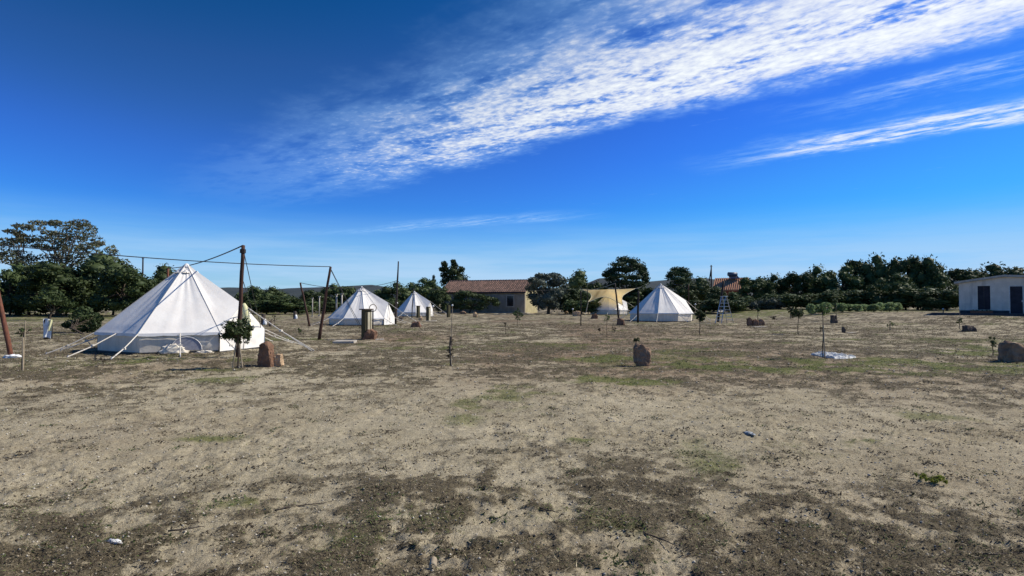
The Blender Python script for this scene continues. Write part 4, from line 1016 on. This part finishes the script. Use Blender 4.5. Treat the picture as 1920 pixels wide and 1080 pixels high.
sapling(1799, 617, 594, 12, 14, 'small dark plant left of the flat topped rock by the hut', 'lf_dark', 0, n=7, leaf=.06, leafn=30, seed=11, stem=.014, cane=580)
sapling(1668, 619, 602, 18, 12, 'sparse little shrub in the open field left of the hut', 'lf_sap', 1, n=7, leaf=.055, leafn=16, seed=12, stem=.012)
sapling(1862, 668, 628, 14, 30, 'upright dark sprig left of the rock at the right edge', 'lf_dark', 0, n=10, leaf=.035, leafn=34, seed=13, stem=.014)
sapling(42, 695, 612, 20, 20, 'thin sapling on a stake near the leaning pole at the far left', 'lf_mid', 1, n=8, leaf=.035, leafn=22, seed=14, stem=.016, cane=602)
sapling(563, 629, 612, 10, 12, 'small dark sprout left of the reddish leaning pole', 'lf_dark', 0, n=5, leaf=.05, leafn=26, seed=15)
sapling(1482, 597, 573, 13, 13, 'young tree with pale trunk left of the garden row', 'lf_mid', 1, n=9, leaf=.10, leafn=40, seed=16, stem=.03)
sapling(1453, 605, 591, 14, 9, 'low bushy seedling right of the three red rocks', 'lf_dry', 0, n=8, leaf=.07, leafn=26, seed=17)
sapling(1568, 600, 560, 16, 14, 'young tree rising in front of the garden row', 'lf_mid', 0, n=10, leaf=.09, leafn=40, seed=18, stem=.03)
sapling(1124, 621, 613, 7, 7, 'tiny brown seedling left of the pale leaved sapling', 'lf_dry', 0, n=4, leaf=.05, leafn=22, seed=19)
sapling(1152, 624, 613, 12, 9, 'tiny brown seedling right of the pale leaved sapling', 'lf_dry', 0, n=5, leaf=.05, leafn=16, seed=20)
sapling(193, 690, 668, 12, 12, 'dry little weed on the ground in front of the largest tent', 'lf_dry', 0, n=5, leaf=.03, leafn=10, seed=21, stem=.006, name='weed', cat='weed')
sapling(515, 612, 586, 34, 22, 'leafless twiggy shrub in the field right of the largest tent', 'lf_dry', 0, n=10, leaf=.05, leafn=6, seed=22, stem=.02, name='twiggy_shrub', cat='shrub')
sapling(1417, 575, 560, 30, 10, 'small plant behind the low rocks by the stepladder', 'lf_mid', 0, n=10, leaf=.1, leafn=20, seed=23)

# ------------------------------------------------------------------ odd things on the field
def draped_board():
    p = G(90, 637); s = mpp(p.y); t_ = thing('draped_board', 'upright board with a white and yellow cloth draped over it, far left', 'board', p, R_(20)); h = 38 * s; w = 15 * s
    mb = MB(); mb.box((0, 0, h * .5), (w * .9, .04, h)); mb.build('board', M['poledark'], t_)
    V, F = grid_patch(lambda u_, v_: Vector(((u_ - .5) * w * (1.05 - .25 * v_), -.035 + .03 * math.sin(u_ * 9 + v_ * 3) - .05 * v_, h * (1.02 - .92 * v_) + .03 * math.sin(u_ * 5))), 10, 12); MB().add(V, F).build('cloth', M['white'], t_, True)
    V, F = grid_patch(lambda u_, v_: Vector(((.12 + u_ * .36) * w, -.075 + .03 * math.sin(u_ * 7 + v_ * 4) - .05 * v_, h * (.99 - .55 * v_))), 6, 8); MB().add(V, F).build('cloth', M['yellowcloth'], t_, True)
draped_board()
def wrapped_stump(px, py, wpx, hpx, label, seed):
    p = G(px, py); s = mpp(p.y); t_ = thing('wrapped_stump', label, 'stump', p); w, h = wpx * s, hpx * s
    mb = MB(); mb.tube([(0, 0, -.03), (-.01, 0, h * .55), (0, 0, h * .97)], [w * .42, w * .38, w * .32], 9); mb.build('stump', M['rockdark'], t_)
    crumple('white_wrap', M['white'], t_, (w * .34, w * .34, h * .40), seed, (w * .25, -.04, 0), amp=.25, sub=3)
wrapped_stump(553, 598, 8, 15, 'dark stump half wrapped in white, behind the reddish leaning pole', 3)
wrapped_stump(494, 609, 11, 21, 'pale wrapped stump seen through the ropes right of the largest tent', 4)
def ground_sheet():
    p = G(1562, 669); s = mpp(p.y) * .94
    org = p
    def fn(u_, v_):
        x = (u_ - .5) * 54 * s; y = (v_ - .5) * 1.5 * (1 - .35 * abs(u_ - .45)) + .25 * (u_ - .5)
        z = .03 + .035 * abs(mnoise.noise(Vector((u_ * 11 + v_ * 4, v_ * 9, 7)))) * 2 + .07 * math.sin(math.pi * u_) ** 2 * math.sin(math.pi * v_) * .8 + .05 * abs(mnoise.noise(Vector((u_ * 5, v_ * 4, 2))))
        if min(u_, 1 - u_, v_, 1 - v_) < .01: z = .012
        return Vector((x, y, z))
    V, F = grid_patch(fn, 60, 34); o = MB().add(V, F).build('white_sheet', M['sheetw'], None, False); o.location = org; tag(o, 'crumpled white sheet lying flat on the ground by the tall thin sapling', 'sheet')
ground_sheet()
def scrap(px, py, size, m, label, seed, name='plastic_scrap', cat='litter', amp=.7):
    p = G(px, py); p.z += float(hmic(np.array([p.x]), np.array([p.y]))[0]); o = crumple(name, M[m], None, size, seed, tuple(p), seed, amp, 3); tag(o, label, cat)
scrap(1404, 817, (.07, .045, .015), 'blueish', 'crumpled bluish plastic scrap on the bare soil, right of centre', 5)
scrap(214, 1021, (.05, .02, .012), 'white', 'white paper scrap among dry weeds in the near left corner', 6)
scrap(1476, 985, (.016, .012, .010), 'concrete', 'small white stone in the near right foreground', 8, 'white_stone', 'stone', .2)
scrap(1630, 890, (.015, .011, .009), 'concrete', 'tiny white stone beside the yellow weed', 9, 'white_stone', 'stone', .2)
def bark_curl():
    p = G(812, 1074); o = MB()
    V, F = grid_patch(lambda u_, v_: Vector((.022 * math.cos(u_ * 4.2) , (v_ - .5) * .05 - .01 * u_, .035 + .03 * math.sin(u_ * 4.2) + .02 * v_)), 10, 4)
    ob = o.add(V, F).build('bark_curl', M['stake'], None, True); ob.location = p; m_ = ob.modifiers.new('solid', 'SOLIDIFY'); m_.thickness = .004; tag(ob, 'curled strip of pale bark at the very bottom of the photo', 'bark')
bark_curl()
sapling(1742, 905, 890, 58, 13, 'low yellow green weed patch in the right foreground', 'lf_yel', 0, n=22, leaf=.018, leafn=40, seed=31, name='weed', stem=.004, cat='weed')

# ------------------------------------------------------------------ tiled house
def tiled_house():
    B = on(984, 84); th = R_(20); Lf, Ls = 13.2, 6.2; eave, ridge = 3.15, 4.75
    t_ = thing('tiled_house', 'long low plastered house with terracotta tiled roof at the back of the field', 'house', B, -th)
    # local: front wall runs along -x from origin, side wall runs along +y
    o_ = .0
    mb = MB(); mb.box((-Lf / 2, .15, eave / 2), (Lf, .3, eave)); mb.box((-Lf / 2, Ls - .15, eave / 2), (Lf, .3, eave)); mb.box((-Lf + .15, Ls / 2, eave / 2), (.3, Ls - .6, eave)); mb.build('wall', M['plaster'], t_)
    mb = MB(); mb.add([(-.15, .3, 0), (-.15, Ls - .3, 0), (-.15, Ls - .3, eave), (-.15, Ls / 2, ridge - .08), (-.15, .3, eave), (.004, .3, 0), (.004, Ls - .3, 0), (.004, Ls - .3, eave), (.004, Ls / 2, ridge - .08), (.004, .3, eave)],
      [(0, 4, 3, 2, 1), (5, 6, 7, 8, 9), (4, 9, 8, 3), (3, 8, 7, 2)]); mb.build('gable_wall', M['plasteryel'], t_)['label'] = 'yellow end wall of the tiled house'
    # window
    wx, wz = -2.2, 1.75
    mb = MB()
    for c, sz in (((wx, -.02, wz + .82), (1.25, .12, .14)), ((wx, -.03, wz - .82), (1.35, .16, .12)), ((wx - .56, -.02, wz), (.13, .12, 1.5)), ((wx + .56, -.02, wz), (.13, .12, 1.5))): mb.box(c, sz)
    fr = mb.build('window', M['concrete'], t_)
    mb = MB(); mb.box((wx, -.01, wz), (.99, .05, 1.5)); mb.build('pane', M['glass'], fr)
    mb = MB(); mb.box((wx, -.045, wz), (.05, .03, 1.5)); mb.box((wx, -.048, wz + .1), (.99, .026, .05)); mb.build('glazing_bar', M['darkdoor'], fr)
    for wx2 in (-6.3, -10.2):
        mb = MB(); mb.box((wx2, -.015, 1.75), (1.05, .06, 1.4)); f2 = mb.build('window', M['concrete'], t_)
        mb = MB(); mb.box((wx2, -.03, 1.75), (.85, .06, 1.2)); mb.build('pane', M['glass'], f2)
    # roof planes
    oh = .35; mb = MB()
    hy = Ls / 2; rise = ridge - eave; sl = rise / hy; ye = -oh; ze = eave - sl * oh
    for sgn in (0, 1):
        y0, y1 = (ye, hy) if sgn == 0 else (Ls + oh, hy)
        mb.add([(-Lf - .3, y0, ze), (.25, y0, ze), (.25, y1, ridge), (-Lf - .3, y1, ridge), (-Lf - .3, y0, ze + .07), (.25, y0, ze + .07), (.25, y1, ridge + .07), (-Lf - .3, y1, ridge + .07)],
          [(0, 3, 2, 1), (4, 5, 6, 7), (0, 1, 5, 4), (1, 2, 6, 5), (3, 0, 4, 7)])
    mb.build('roof', M['barkdarkroof'], t_)
    # barrel tiles: rows of half round tiles, joined (each far below ten pixels)
    Vs, Fs = [], []; nt = 44; step = (Lf + .55) / nt; rng = random.Random(2); slope_len = math.hypot(hy + oh, ridge - ze); ct, st = (hy + oh) / slope_len, (ridge - ze) / slope_len
    nrow = 9; rl = slope_len / nrow; base = 0
    for i in range(nt):
        x = -Lf - .3 + step * (i + .5)
        for j in range(nrow):
            s0, s1 = j * rl - .02, (j + 1) * rl + .05; lift0, lift1 = .075 + .03, .075 + rng.uniform(-.004, .006)
            jx = rng.uniform(-.012, .012); ring = []
            for ss_, lf in ((s0, lift0), (s1, lift1)):
                for a in range(6):
                    an = math.pi * a / 5; xx = x + jx + math.cos(an) * step * .40; hh = lf + math.sin(an) * .085
                    ring.append((xx, ye + ss_ * ct - hh * st, ze + ss_ * st + hh * ct))
            Vs += ring
            for a in range(5): Fs.append((base + a, base + a + 1, base + 7 + a, base + 6 + a))
            Fs.append(tuple(base + a for a in range(5, -1, -1))); base += 12
    me = bpy.data.meshes.new('roof_tiles'); me.from_pydata(Vs, [], Fs); me.materials.append(M['tiles']); tl = link('roof_tiles', me, t_); tl['kind'] = 'stuff'
    mb = MB()
    for i in range(30):
        x0 = -Lf - .3 + i * (Lf + .55) / 30; mb.tube([(x0, hy, ridge + .10), (x0 + .46, hy, ridge + .13)], [.11, .13], 8)
    mb.build('ridge_tiles', M['tiles'], t_)['kind'] = 'stuff'
    mb = MB(); mb.tube([(-Lf - .3, ye - .05, ze - .02), (.25, ye - .05, ze - .02)], .07, 8); mb.build('gutter', M['darkdoor'], t_)
    # low paved strip
    mb = MB(); mb.box((-Lf / 2, -.6, .04), (Lf + 1.5, 1.1, .1)); mb.build('doorstep', M['concrete'], t_)
tiled_house()

def orange_house():
    P_ = on(1372, 118); t_ = thing('orange_roof_house', 'far red walled house with orange tiled roof and a water tank on top', 'house', P_, R_(-28))
    e, rd = 3.6, 5.7; hx, hy = 2.7, 3.0
    mb = MB(); mb.add([(-hx, -hy, 0), (hx, -hy, 0), (hx, hy, 0), (-hx, hy, 0), (-hx, -hy, e), (hx, -hy, e), (hx, hy, e), (-hx, hy, e), (hx, 0, rd - .15), (-hx, 0, rd - .15)],
       [(0, 1, 5, 4), (1, 2, 6, 8, 5), (2, 3, 7, 6), (3, 0, 4, 9, 7)]); mb.build('wall', M['redwall'], t_)
    mb = MB(); oh = .5; sl = (rd - e) / hy
    for sg in (-1, 1):
        a, b_ = (hy + oh) * sg, 0
        z0 = e - sl * oh; X0, X1 = -hx - .5, hx + .5
        mb.add([(X0, a, z0), (X1, a, z0), (X1, b_, rd), (X0, b_, rd), (X0, a, z0 + .14), (X1, a, z0 + .14), (X1, b_, rd + .14), (X0, b_, rd + .14)], [(0, 3, 2, 1), (4, 5, 6, 7), (0, 1, 5, 4), (1, 2, 6, 5), (2, 3, 7, 6), (3, 0, 4, 7)])
    for i in range(17):
        x = -hx - .4 + i * (2 * hx + .8) / 16
        for sg in (-1, 1): mb.tube([(x, (hy + oh) * sg, e - sl * oh + .16), (x, 0, rd + .16)], .09, 5)
    mb.build('roof', M['terracotta2'], t_)
    mb = MB(); mb.box((hx + .25, -hy * .4, e - .5), (.9, hy, .12)); mb.build('porch_roof', M['white'], t_)
    mb = MB(); mb.box((hx + .02, -1.2, 1.6), (.1, 1.0, 1.3)); w_ = mb.build('window', M['concrete'], t_); mb = MB(); mb.box((hx + .04, -1.2, 1.6), (.1, .8, 1.1)); mb.build('pane', M['glass'], w_)
    tk = thing('water_tank', 'cylindrical solar water tank on the ridge of the orange roof', 'water tank', P_ + Vector((.1, -.2, rd + .3)), R_(5))
    mb = MB(); mb.tube([(-.95, 0, .60), (-.9, 0, .60), (.9, 0, .60), (.95, 0, .60)], [.26, .40, .40, .26], 14); mb.build('tank', M['tank'], tk, True)
    mb = MB(); mb.box((-.6, 0, .1), (.08, .5, .5)); mb.box((.6, 0, .1), (.08, .5, .5)); mb.build('stand', M['metal'], tk)
    mb = MB(); mb.box((0, -.7, -.02), (1.9, 1.2, .06), rx=R_(32)); mb.build('collector_panel', M['glass'], tk)
orange_house()

def hut():
    A = on(1798, 45.5); A.z = .60; HR = R_(-39); t_ = thing('whitewashed_hut', 'low whitewashed hut with dark doors at the right edge of the field', 'hut', A, HR)
    L, Dp = 6.6, 5.0; z0, z1 = 2.42, 2.86; xr = 2.7
    def topz(x): return z0 + (z1 - z0) * min(1, x / xr) - max(0, x - xr) * .07
    xs = [0, 1.14, 1.88, 2.98, 3.78, L]; mb = MB()
    for i in range(len(xs) - 1):
        a, b_ = xs[i], xs[i + 1]; op = i in (1, 3); zb = 0 if not op else 2.2
        mids = [a] + ([xr] if a < xr < b_ else []) + [b_]
        for m0, m1 in zip(mids[:-1], mids[1:]):
            mb.add([(m0, 0, zb), (m1, 0, zb), (m1, 0, topz(m1)), (m0, 0, topz(m0)), (m0, .2, zb), (m1, .2, zb), (m1, .2, topz(m1)), (m0, .2, topz(m0))],
               [(0, 1, 2, 3), (7, 6, 5, 4), (4, 5, 1, 0), (0, 3, 7, 4), (1, 5, 6, 2)])
        if i == 1: mb.box(((a + b_) / 2, .1, .2), (b_ - a, .2, .40))
    mb.box((.1, Dp / 2, z0 / 2), (.2, Dp - .4, z0)); mb.box((L - .1, Dp / 2, 1.2), (.2, Dp - .4, 2.3)); mb.box((L / 2, Dp - .1, 1.1), (L, .2, 2.2)); mb.build('wall', M['hutplaster'], t_)
    mb = MB()
    pts = [(-.28, topz(0) - .03), (xr, topz(xr)), (L + .3, topz(L))]
    for (xa, za), (xb, zb) in zip(pts[:-1], pts[1:]):
        mb.add([(xa, -.32, za), (xb, -.32, zb), (xb, Dp + .3, zb), (xa, Dp + .3, za), (xa, -.32, za + .16), (xb, -.32, zb + .16), (xb, Dp + .3, zb + .16), (xa, Dp + .3, za + .16)],
          [(0, 1, 2, 3), (4, 7, 6, 5), (0, 4, 5, 1), (1, 5, 6, 2), (2, 6, 7, 3), (3, 7, 4, 0)])
    mb.build('roof', M['hutroof'], t_)
    mb = MB(); mb.box((1.51, .15, 1.30), (.74, .06, 1.80)); d = mb.build('window', M['darkdoor'], t_); d['label'] = 'tall dark shuttered window of the hut'
    mb = MB(); mb.box((1.51, .11, 1.30), (.04, .03, 1.80)); mb.build('shutter_joint', M['plinth'], d)
    mb = MB(); mb.box((1.51, -.03, .37), (.90, .16, .06)); mb.build('sill', M['hutroof'], d)
    mb = MB(); mb.box((3.38, .15, 1.10), (.80, .06, 2.2)); d = mb.build('door', M['darkdoor'], t_)
    mb = MB(); mb.box((3.70, .10, 1.05), (.04, .05, .14)); mb.build('handle', M['metal'], d)
    mb = MB(); mb.box((3.0, .12, 1.1), (.05, .10, 2.2)); mb.box((3.76, .12, 1.1), (.05, .10, 2.2)); mb.box((3.38, .115, 2.17), (.72, .10, .05)); mb.build('door_frame', M['metal'], d)
    mb = MB(); mb.box((.57, -.006, .17), (1.14, .03, .34)); mb.box((1.51, -.008, .15), (.74, .03, .30)); mb.box((2.43, -.006, .17), (1.1, .03, .34)); mb.box((5.2, -.006, .17), (2.8, .03, .34)); mb.build('plinth_band', M['plinth'], t_)
    rot = Matrix.Rotation(HR, 3, 'Z')
    pl = thing('planter_box', 'long terracotta planter standing on the platform before the hut window', 'planter', A + rot @ Vector((1.35, -.55, .03)), HR)
    mb = MB(); mb.box((0, 0, .13), (1.35, .32, .30)); mb.build('trough', M['planter'], pl)
    link('plants', crown_mesh('plants', [((x, 0, .30), (.13, .12, .07)) for x in (-.5, -.25, .05, .3, .5)], 40, .03, M['lf_dark'], 77, .6), pl)
    pf = MB(); pf.box((2.5, -1.0, -.08), (8.4, 1.99, .44)); o = pf.build('platform', M['plinth']); o.location = A; o.rotation_euler.z = HR; tag(o, 'dark raised platform in front of the whitewashed hut', 'platform')
    lp = thing('globe_lamp', 'white bollard lamp at the left corner of the hut platform', 'lamp', on(1768, 47), 0, 'small garden globe lamps')
    mb = MB(); mb.tube([(0, 0, -.05), (0, 0, .35)], .04, 8); mb.build('post', M['plinth'], lp); V, F = ico(2); link('globe', np_mesh('globe', V * .07, F, M['white'], True), lp, (0, 0, .4))
hut()

# ------------------------------------------------------------------ ground cover: litter, tufts, pebbles, twigs
def ground_cover():
    rng = np.random.default_rng(11)
    def sample(n, y0, y1, k=1.02):
        y = np.exp(rng.uniform(math.log(y0), math.log(y1), n)); x = rng.uniform(-k, k, n) * y; return x, y
    def blades(x, y, z, L, w, tilt, colr):
        n = len(x); a = rng.uniform(0, 2 * math.pi, n); d = np.stack([np.cos(a) * np.cos(tilt), np.sin(a) * np.cos(tilt), np.sin(tilt)], 1)
        s = np.stack([-np.sin(a), np.cos(a), rng.uniform(-.5, .5, n)], 1); p = np.stack([x, y, z], 1)
        bend = rng.uniform(-.3, .3, (n, 1)) * L[:, None] * s
        V = np.stack([p - s * w[:, None] * .5, p + s * w[:, None] * .5, p + d * L[:, None] + bend], 1).reshape(-1, 3)
        return V, np.arange(3 * n).reshape(n, 3), np.repeat(colr, 3, 0)
    def palette(x, y, bias=0.0):
        n = len(x); r = rng.random(n); gr = green(x, y); c = np.zeros((n, 3)); br = rng.uniform(.6, 1.35, (n, 1))
        c[:] = (.072, .056, .034); c[r > .40] = (.115, .092, .052); c[r > .70] = (.18, .145, .09); c[r > .93 + bias] = (.36, .30, .20)
        g_ = rng.random(n) < gr * 1.25 + .05; c[g_] = (.075, .105, .026); g2 = g_ & (rng.random(n) < .4); c[g2] = (.13, .165, .045)
        return c * br * 1.25
    # litter of dry leaves and stems
    x, y = sample(1000000, 2.3, 42); v = veg(x, y); gr = green(x, y); keep = rng.random(len(x)) < (np.clip(v, 0, 1) ** 1.2 * .95 + gr * .34 + .012)
    x, y = x[keep], y[keep]; v = v[keep]; n = len(x)
    z = gmac(x, y) + hmic(x, y) + rng.uniform(0, 1, n) ** 2 * .022 * (v + .2)
    L = (.0095 + .0019 * y) * rng.uniform(.5, 1.5, n); tilt = rng.uniform(-.1, .7, n) ** 1
    V, F, C = blades(x, y, z, L, L * rng.uniform(.08, .34, n), tilt, palette(x, y))
    tag(link('dry_weeds', np_mesh('dry_weeds', V, F, M['litter'], False, C)), 'dry trampled weeds and leaf litter over the near soil', 'weeds', kind='stuff')
    print('litter', n)
    # separate low tufts
    nt = 3800; tx, ty = sample(nt, 2.5, 60); kp = rng.random(nt) < (.5 + .5 * veg(tx, ty)); tx, ty = tx[kp], ty[kp]; nt = len(tx)
    nb = 48; rad = rng.uniform(.025, .105, nt) * (1 + .035 * ty); X = np.repeat(tx, nb) + rng.normal(size=nt * nb) * np.repeat(rad * 1.2, nb) * .48; Yy = np.repeat(ty, nb) + rng.normal(size=nt * nb) * np.repeat(rad, nb) * .5
    Lh = np.repeat(rad, nb) * rng.uniform(.14, .42, nt * nb); Z = gmac(X, Yy) + hmic(X, Yy) - .002
    tcl = np.where(rng.random(nt)[:, None] < .28 + green(tx, ty)[:, None] * .7, np.array([[.045, .066, .020]]), np.array([[.050, .038, .024]])) * rng.uniform(.6, 1.3, (nt, 1))
    C0 = np.repeat(tcl, nb, 0) * rng.uniform(.6, 1.5, (nt * nb, 1)); pale = rng.random(nt * nb) < .06; C0[pale] = np.array([.33, .28, .17])
    V, F, C = blades(X, Yy, Z, Lh, Lh * .42, rng.uniform(-.05, .65, nt * nb), C0)
    tag(link('weed_tufts', np_mesh('weed_tufts', V, F, M['litter'], False, C)), 'small low dark weed tufts dotted over the bare soil', 'weeds', kind='stuff')
    # pebbles and clods
    n = 22000; x, y = sample(n, 2.3, 20); octv = np.array([[1, 0, 0], [-1, 0, 0], [0, 1, 0], [0, -1, 0], [0, 0, 1], [0, 0, -.3]], float)
    octf = np.array([[0, 2, 4], [2, 1, 4], [1, 3, 4], [3, 0, 4], [2, 0, 5], [1, 2, 5], [3, 1, 5], [0, 3, 5]])
    sz = (.0045 + .0010 * y) * rng.uniform(.4, 1.5, n) ** 1.5; z = gmac(x, y) + hmic(x, y)
    a = rng.uniform(0, 6.28, n); o = octv[None] * rng.uniform(.6, 1.2, (n, 6, 1)); ox = o[..., 0] * np.cos(a)[:, None] - o[..., 1] * np.sin(a)[:, None]; oy = o[..., 0] * np.sin(a)[:, None] + o[..., 1] * np.cos(a)[:, None]
    V = np.stack([x[:, None] + ox * sz[:, None], y[:, None] + oy * sz[:, None], z[:, None] + o[..., 2] * sz[:, None] * .7], 2).reshape(-1, 3)
    F = (octf[None] + (np.arange(n) * 6)[:, None, None]).reshape(-1, 3); r = rng.random((n, 1))
    C = np.where(r < .35, np.array([[.46, .42, .34]]), np.where(r < .75, np.array([[.27, .22, .15]]), np.array([[.10, .08, .055]]))) * rng.uniform(.7, 1.3, (n, 1))
    tag(link('pebbles', np_mesh('pebbles', V, F, M['litter'], False, np.repeat(C, 6, 0))), 'loose pebbles and soil crumbs in the foreground', 'pebbles', kind='stuff')
    # straw
    n = 2600; x, y = sample(n, 2.3, 16); z = gmac(x, y) + hmic(x, y) + .006; L = rng.uniform(.02, .09, n) * (1 + .05 * y)
    V, F, C = blades(x, y, z, L, .003 + .0006 * y, rng.uniform(-.02, .35, n), np.array([[.42, .36, .24]]) * rng.uniform(.4, 1.25, (n, 1)))
    tag(link('straw', np_mesh('straw', V, F, M['litter'], False, C)), 'pale broken straw scattered on the soil', 'straw', kind='stuff')
ground_cover()
def twig(px, py, L, rz, label, seed):
    p = G(px, py); rng = random.Random(seed); zz = float(hmic(np.array([p.x]), np.array([p.y]))[0]); pts = []
    for i in range(7):
        k = i / 6 - .5; pts.append((k * L, .06 * L * math.sin(k * 7 + seed) * .5, .012 + rng.uniform(-.002, .006)))
    mb = MB(); mb.tube(pts, [.006, .006, .0055, .005, .004, .003, .002], 6); mb.tube([pts[3], (pts[3][0] + L * .12, L * .10, .03)], [.003, .0015], 5)
    o = mb.build('twig', M['bark'], None, True); o.location = p + Vector((0, 0, zz)); o.rotation_euler.z = rz; tag(o, label, 'twig', 'fallen twigs on the near ground')
twig(1235, 1020, .30, -.9, 'dark fallen twig near the bottom, right of centre', 1)
twig(1030, 965, .16, -.6, 'short dark twig among weeds in the centre foreground', 2)
twig(570, 945, .42, .5, 'long thin twig in the left foreground, pointing right', 3)
twig(1450, 950, .22, -.5, 'thin twig in the right foreground left of the yellow weed', 4)
twig(350, 1000, .22, .4, 'fallen twig in the near left foreground', 5)
twig(1880, 1040, .25, .1, 'twig in the lower right corner of the ground', 6)
